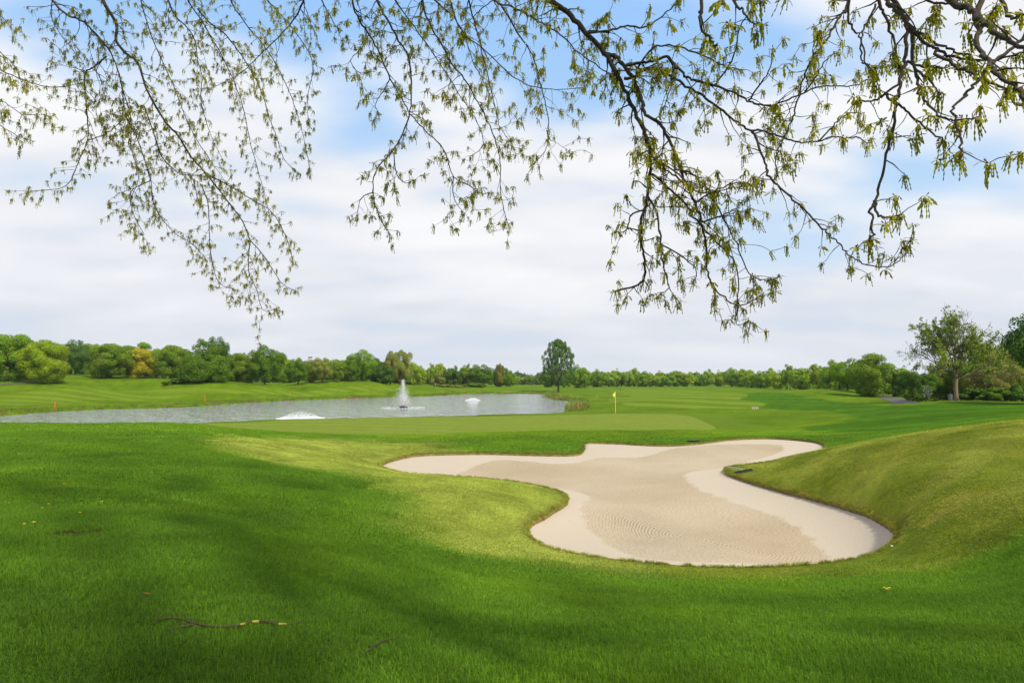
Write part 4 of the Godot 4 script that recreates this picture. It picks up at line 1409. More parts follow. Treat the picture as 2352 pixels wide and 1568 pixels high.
func build_oak() -> void:
	var keep := rng.state
	rng.seed = 4242
	oak_at = on_land(4.6, -4.6)
	var o := thing("oak_tree", "old oak with hanging branches of young leaves and catkins over the lawn", "tree", oak_at)
	var bark := std(Color(0.125, 0.105, 0.082), 0.9, 0.3)
	bark.heightmap_enabled = true
	bark.heightmap_scale = 0.25
	bark.heightmap_texture = noise_picture(0.05, 0.0, 1.0, 31, 256)
	bark.uv1_triplanar = true
	bark.uv1_scale = Vector3.ONE * 14.0
	bark.albedo_texture = noise_picture(0.03, 0.55, 1.0, 32, 256)
	for g in ["l", "m", "r", "n"]: twig_mb[g] = MB.new()
	# trunk and great limbs, out of the picture
	var t := MB.new()
	t.tube(spline(PackedVector3Array([Vector3(0, -0.2, 0), Vector3(0.02, 0.4, 0), Vector3(0.0, 1.6, 0.05), Vector3(-0.1, 3.0, 0.0), Vector3(-0.2, 4.4, -0.2), Vector3(-0.4, 7.5, -0.6), Vector3(-0.3, 10.5, -0.6), Vector3(0.1, 13.0, -0.4)]), 4), PackedFloat32Array(range(29).map(func(k): return (0.62 if k == 0 else 0.5) * (1.0 - k / 32.0))), 14)
	part("trunk", t.mesh(), bark, o)
	var limbs := {
		"l": [[4.4, 6.9, -4.4], [2.6, 9.4, -1.5], [0.0, 10.8, 2.5], [-2.6, 11.2, 5.6], [-4.4, 10.8, 7.6], [-5.6, 10.2, 8.4]],
		"m": [[4.2, 7.8, -4.3], [3.0, 9.0, -1.2], [1.6, 9.6, 2.0], [0.4, 9.5, 4.2], [-0.8, 9.0, 5.5], [-1.6, 8.7, 6.0]],
		"r": [[4.3, 6.6, -4.3], [3.4, 8.0, -1.2], [2.2, 8.5, 1.4], [1.0, 8.4, 3.0], [-0.3, 7.9, 4.0]],
		"n": [[4.5, 6.2, -4.3], [4.2, 7.0, -1.5], [3.4, 7.2, 0.6], [2.4, 7.0, 2.0], [1.8, 7.0, 2.8]],
		"w": [[4.6, 7.2, -4.6], [8.0, 9.6, -3.4], [11.5, 11.0, -1.0], [13.0, 11.5, 1.5]],
		"b": [[4.4, 8.4, -4.8], [1.5, 10.6, -6.0], [-3.0, 11.8, -6.0], [-6.0, 12.0, -4.0]],
		"t": [[4.2, 10.0, -4.0], [3.6, 13.0, 0.0], [2.6, 15.0, 5.0], [0.6, 16.4, 10.0]],
		"u": [[4.2, 9.0, -4.2], [6.4, 11.6, -0.6], [7.0, 13.0, 2.4]],
	}
	var curve := {}
	for k in limbs:
		var pts := PackedVector3Array()
		for e in limbs[k]: pts.append(Vector3(e[0], e[1], -e[2]))
		pts = spline(pts, 8)
		curve[k] = pts
		var loc := PackedVector3Array()
		var rad := PackedFloat32Array()
		for e in pts.size():
			loc.append(pts[e] - oak_at)
			rad.append(lerpf(0.12, 0.04, float(e) / pts.size()))
		var b := MB.new()
		b.tube(loc, rad, 10)
		part("limb", b.mesh(), bark, o)
	# the boughs in the picture
	for row in BOUGHS:
		var g: String = row[0]
		var raw := PackedVector3Array()
		var n: int = row[5].size()
		for k in n:
			var dd := lerpf(row[1], row[2], float(k) / (n - 1))
			raw.append(px(row[5][k][0], row[5][k][1], dd))
		var head := raw[0]
		var first := 0
		if seen_at(head).y <= 5.0 or seen_at(head).x < -10.0 or seen_at(head).x > 2340.0:
			# joins its limb above the picture
			var best: Vector3 = curve[g][0]
			for q in curve[g]:
				if q.distance_squared_to(head) < best.distance_squared_to(head) and q.y > head.y + 0.2: best = q
			var way := (raw[1] - raw[0]).normalized()
			var lead := head.distance_to(best)
			var c1 := head - way * lead * 0.35 + Vector3.UP * 0.12 * lead
			if seen_at(head).x > -10.0 and seen_at(head).x < 2340.0 and seen_at(c1).y > -40.0: c1 = head + Vector3.UP * lead * 0.4
			var join := PackedVector3Array([best, best.lerp(c1, 0.5) + Vector3.UP * 0.05, c1])
			join.append_array(raw)
			raw = join
			first = 3
		var pts := spline(raw, 5)
		var m := pts.size()
		var loc := PackedVector3Array()
		var rad := PackedFloat32Array()
		var lead_n := first * 5
		for k in m:
			var s := clampf(float(k - lead_n) / maxf(1.0, m - 1 - lead_n), 0.0, 1.0)
			var w := noise_c.get_noise_2d(k * 9.0, row[3] * 7.0) * 0.012
			loc.append(pts[k] + Vector3(w, noise_c.get_noise_2d(k * 9.0, 50.0) * 0.008, w) - oak_at)
			var r := lerpf(row[3], row[4], pow(s, 0.75)) * 0.00078
			rad.append(r * (1.0 + 0.22 * noise_c.get_noise_2d(k * 21.0, 5.0)) + 0.0006)
		var b := MB.new()
		b.tube(loc, rad, 8)
		bough = part("branch", b.mesh(), bark, o)
		# twigs along it
		var gap: float = {"l": 0.035, "m": 0.047, "r": 0.049, "n": 0.075}[g]
		var reach: float = {"l": 0.50, "m": 0.46, "r": 0.30, "n": 0.20}[g]
		var leafy: float = {"l": 1.7, "m": 1.6, "r": 1.5, "n": 1.3}[g]
		if row[5][n - 1][0] > 640 and row[5][n - 1][0] < 780 and g == "l": reach *= 0.55
		if row[5][0][0] < 0: reach *= 0.6
		if row[5][0][0] < 900 and g == "m": reach *= 0.6
		var since := rf(0, gap)
		for k in range(maxi(1, lead_n), m):
			var seg := pts[k].distance_to(pts[k - 1])
			since += seg
			while since > gap:
				since -= gap * rf(0.6, 1.5)
				var s := float(k - lead_n) / maxf(1.0, m - 1 - lead_n)
				if g == "n" and s < 0.75 and rng.randf() < 0.5: continue
				var tan_ := (pts[k] - pts[k - 1]).normalized()
				var d := (tan_ * rf(0.1, 0.7) + rdir() * 0.9 + Vector3.DOWN * 0.15).normalized()
				var long := reach * rf(0.25, 1.0) * lerpf(1.0, 0.55, s) * (0.45 if rng.randf() < 0.35 else 1.0)
				grow(g, pts[k] - oak_at, d, long, clampf(rad[k] * 0.5, 0.0015, 0.0046), 1 if long > 0.22 else 2, leafy)
		spots.append([pts[m - 1] - oak_at, g, 1.1, bough])
		spots.append([pts[m - 1] - oak_at - (pts[m - 1] - pts[m - 2]).normalized() * 0.03, g, 0.9, bough])
	for g in twig_mb:
		tag(part("twigs", twig_mb[g].mesh(), bark, o), "", "", "", "stuff")
	# leaves: the 300 that show largest one by one, the rest together
	var kinds := [leaf_cluster(6, 5, 1.0), leaf_cluster(5, 7, 0.9), leaf_cluster(7, 4, 0.85), leaf_cluster(4, 6, 1.15), leaf_cluster(8, 2, 1.0), leaf_cluster(3, 9, 0.8), leaf_cluster(2, 5, 0.7), leaf_cluster(5, 1, 1.3)]
	var mat := tinted(0.6, 1.0, 0.2)
	var order := []
	for k in spots.size():
		var s := seen_at(spots[k][0] + oak_at)
		var inside := s.x > 0 and s.x < 2352 and s.y > 0 and s.y < 1568
		if s.z < 1.2: continue
		order.append([s.z - (100.0 if inside else 0.0), k])
	order.sort_custom(func(a, b): return a[0] < b[0])
	var where := []
	for k in kinds.size(): where.append([])
	for e in order.size():
		var sp: Array = spots[order[e][1]]
		var yaw := rf(0, TAU)
		var size: float = sp[2] * {"l": 0.90, "m": 0.92, "r": 0.90, "n": 1.0}[sp[1]]
		var bas := (Basis(Vector3(cos(yaw), 0, sin(yaw)), rf(-0.35, 0.35)) * Basis(Vector3.UP, yaw)).scaled(Vector3.ONE * size)
		var v := rng.randi() % kinds.size()
		if e < 300:
			var c := part("leaf_cluster", kinds[v], mat, sp[3])
			c.transform = Transform3D(bas, sp[0])
		else:
			where[v].append(Transform3D(bas, sp[0]))
	for v in kinds.size():
		tag(copies("foliage", kinds[v], mat, where[v], [], o), "", "", "", "stuff")
	print("clusters ", order.size())
	# the rest of the crown, above and behind the picture, whose shade falls on the lawn
	var spray := MB.new()
	for k in 46:
		var p := Vector3(rf(-1, 1), rf(-0.6, 0.6), rf(-1, 1)) * 0.42
		var g := rf(0.8, 1.2)
		leaf(spray, p, rdir(), rf(0.07, 0.13), Color(0.16 * g, 0.20 * g, 0.022))
	spray.tube(PackedVector3Array([Vector3(-0.45, 0, 0), Vector3(-0.1, 0.05, 0.05), Vector3(0.4, -0.05, 0)]), PackedFloat32Array([0.006, 0.005, 0.002]), 4, Color(0.07, 0.058, 0.046))
	var up := []
	var edge := [[-30, 26], [-12, 25], [-6.5, 21], [-4.2, 16], [-2.4, 12], [0, 9.6], [3, 8.6], [7, 7.4], [11, 6.5], [16, 5]]
	var tries := 0
	while up.size() < 1500 and tries < 60000:
		tries += 1
		var xs := rf(-22, 10)
		var far := 5.0
		for k in edge.size() - 1:
			if xs >= edge[k][0] and xs <= edge[k + 1][0]: far = lerpf(edge[k][1], edge[k + 1][1], (xs - edge[k][0]) / float(edge[k + 1][0] - edge[k][0]))
		if xs > -1.0 and rng.randf() < 0.55: continue
		var ds := rf(-6.0, far + rf(-0.5, 1.0))
		if xs > -11.0 and xs < 0.0 and ds > 3.5 and ds < 11.5 and rng.randf() < 0.45: continue
		var hh := rf(4.5, 14.0)
		var p := Vector3(xs, 3.0 + hh, -ds) + SUN_TO * 0.0
		p.x += hh * SUN_TO.x / SUN_TO.y
		p.z += hh * SUN_TO.z / SUN_TO.y
		var dep := -p.z
		var away := Vector2(p.x - 4.4, dep + 4.4).length()
		if away > 16.5: continue
		if noise_b.get_noise_3d(p.x * 1.7, p.y * 1.7, p.z * 1.7) < -0.02: continue
		if dep > -1.2:
			var s := seen_at(p)
			if s.z > 0.0 and s.y > -0.75 / maxf(s.z, 0.3) * F and s.x > -0.7 / s.z * F and s.x < 2352 + 0.7 / s.z * F: continue
			if s.z <= 0.0 and p.y < EYE + 1.5: continue
		up.append(Transform3D(Basis(Vector3.UP, rf(0, TAU)) * Basis(Vector3.RIGHT, rf(-0.6, 0.6)), p - oak_at))
	tag(copies("upper_foliage", spray.mesh(), mat, up, [], o), "", "", "", "stuff")
	print("upper sprays ", up.size(), " tries ", tries)
	rng.state = keep

# ------------------------------------------------------------------ things on the course
func drop_mesh() -> ArrayMesh:
	var b := MB.new()
	var p := [Vector3.UP * 1.3, Vector3.RIGHT, Vector3.BACK, Vector3.LEFT, Vector3.FORWARD, Vector3.DOWN * 1.3]
	for k in 4:
		b.face([p[0], p[1 + k], p[1 + (k + 1) % 4]])
		b.face([p[5], p[1 + k], p[1 + (k + 1) % 4]])
	for k in b.n.size(): b.n[k] = b.v[k].normalized()
	return b.mesh()

func build_fountains() -> void:
	var drop := drop_mesh()
	var white := std(Color(0.86, 0.88, 0.90), 0.35, 0.5)
	white.backlight_enabled = true
	white.backlight = Color(0.8, 0.8, 0.8)
	var dark := std(Color(0.03, 0.03, 0.035), 0.5)
	# the tall jet
	var d := depth_for_drop(936, EYE - WATER)
	var at := px(926, 936, d)
	at.y = WATER
	var o := thing("fountain", "tall white water jet with a spreading spray in the middle of the pond", "fountain", at)
	var b := MB.new()
	b.tube(PackedVector3Array([Vector3(0, -0.1, 0), Vector3(0, 0.10, 0), Vector3(0, 0.16, 0)]), PackedFloat32Array([0.75, 0.75, 0.55]), 18)
	b.tube(PackedVector3Array([Vector3(0, 0.1, 0), Vector3(0, 0.40, 0)]), PackedFloat32Array([0.12, 0.09]), 10)
	part("float", b.mesh(), dark, o)
	var where := []
	for k in 8500:
		var v0 := 0.0
		var a := rf(0, TAU)
		var out := 0.0
		var pick := rng.randf()
		if pick < 0.46:
			v0 = rf(7.6, 9.35); out = absf(rng.randfn(0.0, 0.17))
		elif pick < 0.80:
			v0 = rf(5.0, 7.9); out = rf(0.3, 1.25)
		else:
			v0 = rf(4.0, 6.6); out = rf(0.8, 1.9)
		var fly := 2.0 * v0 / 9.81
		var t := fly * (rng.randf() if pick > 0.3 else rf(0.0, 0.62))
		var y := 0.3 + v0 * t - 4.905 * t * t
		if y < 0.02: continue
		var p := Vector3(cos(a) * out * t, y, sin(a) * out * t) + rdir() * 0.05 * (1.0 + t)
		p.x -= 0.10 * t * t    # a light wind
		where.append(Transform3D(Basis.from_scale(Vector3.ONE * rf(0.010, 0.030)), p))
	tag(copies("spray", drop, white, where, [], o), "", "", "", "stuff")
	where = []
	for k in 450:     # where the spray comes down
		var a := rf(0, TAU)
		var r := 3.4 * rf(0.72, 1.12) if k % 3 else 3.0 * sqrt(rng.randf())
		where.append(Transform3D(Basis.from_scale(Vector3(1.6, 0.6, 1.6) * rf(0.012, 0.035)), Vector3(cos(a) * r, rf(0.0, 0.06), sin(a) * r)))
	tag(copies("splashes", drop, white, where, [], o), "", "", "", "stuff")
	# two bubbling aerators
	for e in [[690, 961, 2.55, 0.56, "low white bubbling dome of water close to the putting green"], [1086, 919, 1.6, 0.38, "low white bubbling dome of water at the far end of the pond"]]:
		d = depth_for_drop(e[1], EYE - WATER)
		at = px(e[0], e[1], d)
		at.y = WATER
		o = thing("aerator", e[4], "fountain", at, "")
		var dome := MB.new()
		var rows := []
		for j in 15:
			var s := j / 14.0
			var row := []
			for i in 56:
				var a := TAU * i / 56.0
				var r: float = e[2] * s * (1.0 + 0.05 * noise_a.get_noise_2d(i * 1.3, e[0]))
				var h: float = e[3] * pow(1.0 - s * s, 1.6) * 0.25 + 0.10 * noise_c.get_noise_2d(cos(a) * s * 5.0, sin(a) * s * 5.0) * (1.0 - s) + rf(-0.02, 0.02)
				row.append(dome.vert(Vector3(cos(a) * r, maxf(0.0, h) if j < 14 else -0.05, sin(a) * r), Vector3(cos(a) * 0.3, 1, sin(a) * 0.3).normalized()))
			rows.append(row)
		for j in 14:
			for i in 56: dome.quad(rows[j][i], rows[j][(i + 1) % 56], rows[j + 1][(i + 1) % 56], rows[j + 1][i])
		part("foam_dome", dome.mesh(), std(Color(0.50, 0.54, 0.58), 0.5, 0.5), o)
		where = []
		for k in 3000:
			var a := rf(0, TAU)
			var s := sqrt(rng.randf()) * 1.12
			var h: float = e[3] * pow(maxf(0.0, 1.0 - s * s), 1.2) * (0.25 + 1.3 * pow(rng.randf(), 1.6)) + rf(0.0, 0.07)
			where.append(Transform3D(Basis.from_scale(Vector3.ONE * rf(0.010, 0.034)), Vector3(cos(a) * e[2] * s, h, sin(a) * e[2] * s)))
		tag(copies("droplets", drop, white, where, [], o), "", "", "", "stuff")

func build_flag() -> void:
	var p := hit(1414, 948.0, 30.0)
	var o := thing("flagstick", "yellow flagstick with a limp yellow flag on the putting green", "flag", p)
	var yellow := std(Color(0.72, 0.56, 0.045), 0.45)
	var b := MB.new()
	b.tube(PackedVector3Array([Vector3(0, -0.1, 0), Vector3(0, 1.2, 0), Vector3(0, 2.28, 0)]), PackedFloat32Array([0.032, 0.030, 0.024]), 10)
	part("pole", b.mesh(), yellow, o)
	var f := MB.new()
	var rows := []
	for j in 9:
		var t := j / 8.0
		var row := []
		for i in 7:
			var s := i / 6.0
			var x := -s * lerpf(0.30, 0.16, t) + 0.05 * s * sin(t * 3.0)
			var z := 0.05 * sin(s * 9.0 + t * 2.0) * s
			row.append(f.vert(Vector3(x - 0.02, 2.24 - t * 0.42 - s * lerpf(0.30, 0.22, t), z), Vector3(0.3 * cos(s * 9.0 + t * 2.0), 0.1, 1).normalized()))
		rows.append(row)
	for j in 8:
		for i in 6: f.quad(rows[j][i], rows[j][i + 1], rows[j + 1][i + 1], rows[j + 1][i])
	var cloth := std(Color(0.78, 0.66, 0.10), 0.8, 0.2)
	cloth.backlight_enabled = true
	cloth.backlight = Color(0.6, 0.6, 0.6)
	part("flag", f.mesh(), cloth, o)
	var h := MB.new()
	h.tube(PackedVector3Array([Vector3(0, -0.08, 0), Vector3(0, 0.006, 0)]), PackedFloat32Array([0.054, 0.054]), 14, Color.WHITE, false)
	part("hole_cup", h.mesh(), std(Color(0.7, 0.7, 0.68), 0.6), o)

func rake(at: Vector3, turn: float, n: Vector3, label: String, grip := Color(0.36, 0.40, 0.43)) -> void:
	var o := thing("bunker_rake", label, "rake", at)
	var black := std(Color(0.012, 0.012, 0.013), 0.5)
	var b := MB.new()
	b.box(Vector3(0, 0.055, 0), Vector3(0.62, 0.035, 0.045))
	b.box(Vector3(0, 0.085, 0.0), Vector3(0.60, 0.028, 0.018))
	var head := part("head", b.mesh(), black, o)
	for k in 14:
		var t := MB.new()
		t.tube(PackedVector3Array([Vector3(-0.29 + k * 0.0446, 0.05, 0), Vector3(-0.29 + k * 0.0446, 0.0, 0.012), Vector3(-0.29 + k * 0.0446, -0.03, 0.02)]), PackedFloat32Array([0.011, 0.010, 0.005]), 5)
		part("tooth", t.mesh(), black, head)
	var h := MB.new()
	h.tube(PackedVector3Array([Vector3(0, 0.075, 0), Vector3(0, 0.10, -0.12), Vector3(0, 0.11, -0.5), Vector3(0, 0.07, -1.65)]), PackedFloat32Array([0.019, 0.017, 0.016, 0.016]), 8)
	part("handle", h.mesh(), std(grip, 0.35), o)
	var x := Vector3(cos(turn), 0, -sin(turn))
	x = (x - n * x.dot(n)).normalized()
	o.basis = Basis(x, n, x.cross(n))

func lichen_branch(called: String, label: String, pts: Array, rad: Array, fork: Array, fork_r: Array, ox: float, oy: float) -> void:
	var world := PackedVector3Array()
	for p in pts:
		var h := hit(ox + p[0] * 0.35, oy + p[1] * 0.35)
		world.append(h + Vector3.UP * 0.028)
	var base := world[0] - Vector3.UP * 0.028
	var o := thing(called, label, "branch", base)
	for k in world.size(): world[k] -= base
	var line := spline(world, 5)
	var rr := PackedFloat32Array()
	for k in line.size():
		var t := float(k) / (line.size() - 1) * (rad.size() - 1)
		rr.append(lerpf(rad[int(t)], rad[mini(int(t) + 1, rad.size() - 1)], fmod(t, 1.0)) * 0.001 * rf(0.88, 1.12))
	var b := MB.new()
	b.tube(line, rr, 9)
	for k in b.c.size():
		var s := noise_c.get_noise_3d(b.v[k].x * 6.0, b.v[k].y * 6.0, b.v[k].z * 6.0)
		b.c[k] = Color(0.085, 0.062, 0.045) * (1.0 + s * 0.5)
	part("stick", b.mesh(), tinted(0.9, 0.0, 0.2), o)
	if fork.size():
		var f := PackedVector3Array()
		for p in fork: f.append(hit(ox + p[0] * 0.35, oy + p[1] * 0.35) + Vector3.UP * 0.026 - base)
		var fb := MB.new()
		var fr := PackedFloat32Array()
		var fl := spline(f, 5)
		for k in fl.size(): fr.append(lerpf(fork_r[0], fork_r[1], float(k) / fl.size()) * 0.001)
		fb.tube(fl, fr, 8)
		part("side_twig", fb.mesh(), std(Color(0.10, 0.075, 0.05), 0.9, 0.2), o)
	for patch in ([[0.09, 0.11], [0.225, 0.29], [0.35, 0.38]] if fork.size() else []):
		var lb := MB.new()
		var a := int(patch[0] * (line.size() - 1))
		var e := maxi(a + 2, int(patch[1] * (line.size() - 1)))
		if e >= line.size(): continue
		lb.tube(line.slice(a, e + 1), PackedFloat32Array(range(e + 1 - a).map(func(k): return rr[a + k] * (1.16 if k > 0 and k < e - a else 1.04))), 9)
		part("lichen", lb.mesh(), std(Color(0.42, 0.36, 0.07), 0.95, 0.1), o)

func dandelion(p: Vector3, label: String, group: String) -> void:
	var o := thing("dandelion", label, "flower", p, group)
	o.scale = Vector3.ONE * rf(0.9, 1.25)
	var s := MB.new()
	s.tube(PackedVector3Array([Vector3.ZERO, Vector3(0.006, 0.03, 0.004), Vector3(0.004, 0.066, 0.0)]), PackedFloat32Array([0.003, 0.0025, 0.0025]), 5)
	part("stem", s.mesh(), std(Color(0.16, 0.24, 0.05), 0.7), o)
	var h := MB.new()
	for k in 26:
		var a := k * 2.39996
		var r := 0.006 + 0.0178 * sqrt(k / 26.0)
		var f := Vector3(cos(a), 0.9 - 0.8 * k / 26.0, sin(a)).normalized()
		oak_leaf(h, Vector3(0.004, 0.066, 0.0), f, r, 0.009, 0.04, Color(0.85, 0.62, 0.012) * rf(0.85, 1.1))
	part("flower_head", h.mesh(), tinted(0.7, 0.3, 0.2), o)

func stake(x: float, y: float, high: float, label: String, col: Color, group: String, from: float) -> void:
	var p := hit(x, y, from)
	var o := thing("marker_stake", label, "stake", p, group)
	var b := MB.new()
	b.box(Vector3(0, high * 0.5 - 0.05, 0), Vector3(0.11, high + 0.1, 0.11))
	part("post", b.mesh(), std(col, 0.6), o)
	var c := MB.new()
	var t := Vector3(0, high + 0.055, 0)
	var q := [Vector3(-0.055, high, -0.055), Vector3(0.055, high, -0.055), Vector3(0.055, high, 0.055), Vector3(-0.055, high, 0.055)]
	for k in 4: c.face([t, q[k], q[(k + 1) % 4]])
	part("pointed_cap", c.mesh(), std(col * 0.8, 0.6), o)

func ribbon(pts: Array, wide: float, lift: float) -> ArrayMesh:
	var w := PackedVector3Array()
	for p in pts: w.append(Vector3(p.x, 0, p.y))
	var line := spline(w, 10)
	var b := MB.new()
	var last := []
	for k in line.size():
		var t := (line[mini(k + 1, line.size() - 1)] - line[maxi(k - 1, 0)]).normalized()
		var s := Vector3(t.z, 0, -t.x)
		var row := []
		for e in 7:
			var q := line[k] + s * wide * (e / 6.0 - 0.5)
			row.append(b.vert(Vector3(q.x, land(q.x, q.z) + lift, -q.z), Vector3.UP, Color.WHITE, Vector2(q.x, q.z)))
		if last:
			for e in 6: b.quad(last[e], row[e], row[e + 1], last[e + 1])
		last = row
	return b.mesh()

func build_paths() -> void:
	var grey := std(Color(0.115, 0.105, 0.100), 0.9, 0.3)
	grey.albedo_texture = noise_picture(0.2, 0.8, 1.0, 51, 256)
	grey.uv1_triplanar = true; grey.uv1_world_triplanar = true
	for e in [[[-160, 887], [-60, 884.5], [0, 882.5], [50, 880.5], [92, 878.8], [112, 877.6]], [[2016, 909], [2034, 912], [2052, 916.5], [2068, 921], [2084, 927]], [[1052, 890], [1058, 888], [1064, 886], [1068, 884.5]]]:
		var pts := []
		for p in e:
			var h := hit(p[0], p[1], 60.0)
			pts.append(Vector2(h.x, -h.z))
		structure("cart_path", ribbon(pts, 3.0, 0.03), grey)

func reeds(at: Vector3, spread: Vector2, count: int, tall: float, label: String, group: String) -> void:
	var o := thing("reed_clump", label, "reeds", at, group)
	var b := MB.new()
	for k in count:
		var q := Vector3(rf(-1, 1) * spread.x, 0, rf(-1, 1) * spread.y)
		q.y = land(at.x + q.x, -(at.z + q.z)) - at.y - 0.05
		var g := rf(0.8, 1.2)
		var col := Color(0.175 * g, 0.260 * g, 0.050 * g) if k % 4 else Color(0.26 * g, 0.24 * g, 0.09 * g)
		blade(b, q, rf(0, TAU), rf(0.05, 0.5), tall * rf(0.6, 1.15), rf(0.03, 0.06), col)
	tag(part("blades", b.mesh(), tinted(0.6, 0.4, 0.3), o), "", "", "", "stuff")

func build_shore() -> void:
	for e in [[1262, 910, 2.2, 1.3, 260, 1.1], [1278, 916, 3.2, 1.2, 300, 1.15], [1296, 920, 3.2, 1.2, 300, 1.0], [1254, 905, 2.2, 1.4, 220, 1.0]]:
		var d := depth_for_drop(e[1], EYE - WATER - 0.2)
		var p := px(e[0], e[1], d)
		reeds(on_land(p.x, d), Vector2(e[2], e[3]), e[4], e[5], "low green reed clump on the shore below the tall airy tree", "reeds below the tall airy tree")
	for e in [[1316, 935, 1.3, 1.8, 380, 1.15], [1309, 938, 0.7, 1.4, 240, 1.2], [1330, 930, 1.4, 1.6, 260, 0.8]]:
		var d := depth_for_drop(e[1], EYE - WATER - 0.2)
		var p := px(e[0], e[1], d)
		reeds(on_land(p.x, d), Vector2(e[2], e[3]), e[4], e[5], "upright green reed clump at the corner of the pond by the orange stake", "reeds at the pond corner")
	# unmown grass and bare earth along the water
	var tuft := MB.new()
	for k in 30: blade(tuft, Vector3(rf(-1, 1), -0.02, rf(-1, 1)) * 0.4, rf(0, TAU), rf(0.2, 1.1), rf(0.18, 0.42), rf(0.02, 0.045), Color.WHITE * rf(0.8, 1.2))
	var where := []
	var cols := []
	var bank := MB.new()
	var n := pond.size()
	for k in n:
		var a := pond[k]
		var c := pond[(k + 1) % n]
		var len_ := a.distance_to(c)
		var t := (c - a) / len_
		var out := Vector2(t.y, -t.x)
		if loop_distance(pond, boxes.pond, (a + c) * 0.5 + out * 0.3) < 0.0: out = -out
		if (a.y + c.y) * 0.5 < 100.0 and a.x > -60.0: continue
		for s in int(len_ * 5.0):
			var q := a.lerp(c, rng.randf()) + out * pow(rng.randf(), 1.6) * 3.2 + out * 0.15
			where.append(Transform3D(Basis(Vector3.UP, rf(0, TAU)).scaled(Vector3(1, rf(0.5, 1.2), 1)), on_land(q.x, q.y)))
			var dry := clampf(noise_b.get_noise_2d(q.x * 0.3, q.y * 0.3) * 1.6 + 0.35, 0.0, 1.0)
			var col := Color(0.135, 0.195, 0.022).lerp(Color(0.215, 0.195, 0.055), dry)
			cols.append(col * rf(0.8, 1.2))
		var steps := maxi(1, int(len_ / 0.6))
		for s in steps:
			var p0 := a.lerp(c, float(s) / steps)
			var p1 := a.lerp(c, float(s + 1) / steps)
			var h0 := 0.03 + 0.9 * maxf(0.0, noise_b.get_noise_2d(p0.x * 0.2, p0.y * 0.2) - 0.05)
			var h1 := 0.03 + 0.9 * maxf(0.0, noise_b.get_noise_2d(p1.x * 0.2, p1.y * 0.2) - 0.05)
			var col := Color(0.105, 0.066, 0.038) * rf(0.7, 1.3)
			bank.face([Vector3(p0.x + out.x * 0.1, WATER - 0.1, -p0.y - out.y * 0.1), Vector3(p1.x + out.x * 0.1, WATER - 0.1, -p1.y - out.y * 0.1), Vector3(p1.x + out.x * 0.45, WATER + h1, -p1.y - out.y * 0.45), Vector3(p0.x + out.x * 0.45, WATER + h0, -p0.y - out.y * 0.45)], col)
	tag(copies("shore_grass", tuft.mesh(), tinted(0.7, 0.4, 0.2), where, cols, self), "unmown olive and straw coloured grass along the pond edge", "grass", "", "stuff")
	structure("pond_bank", bank.mesh(), tinted(0.95, 0.0, 0.1))

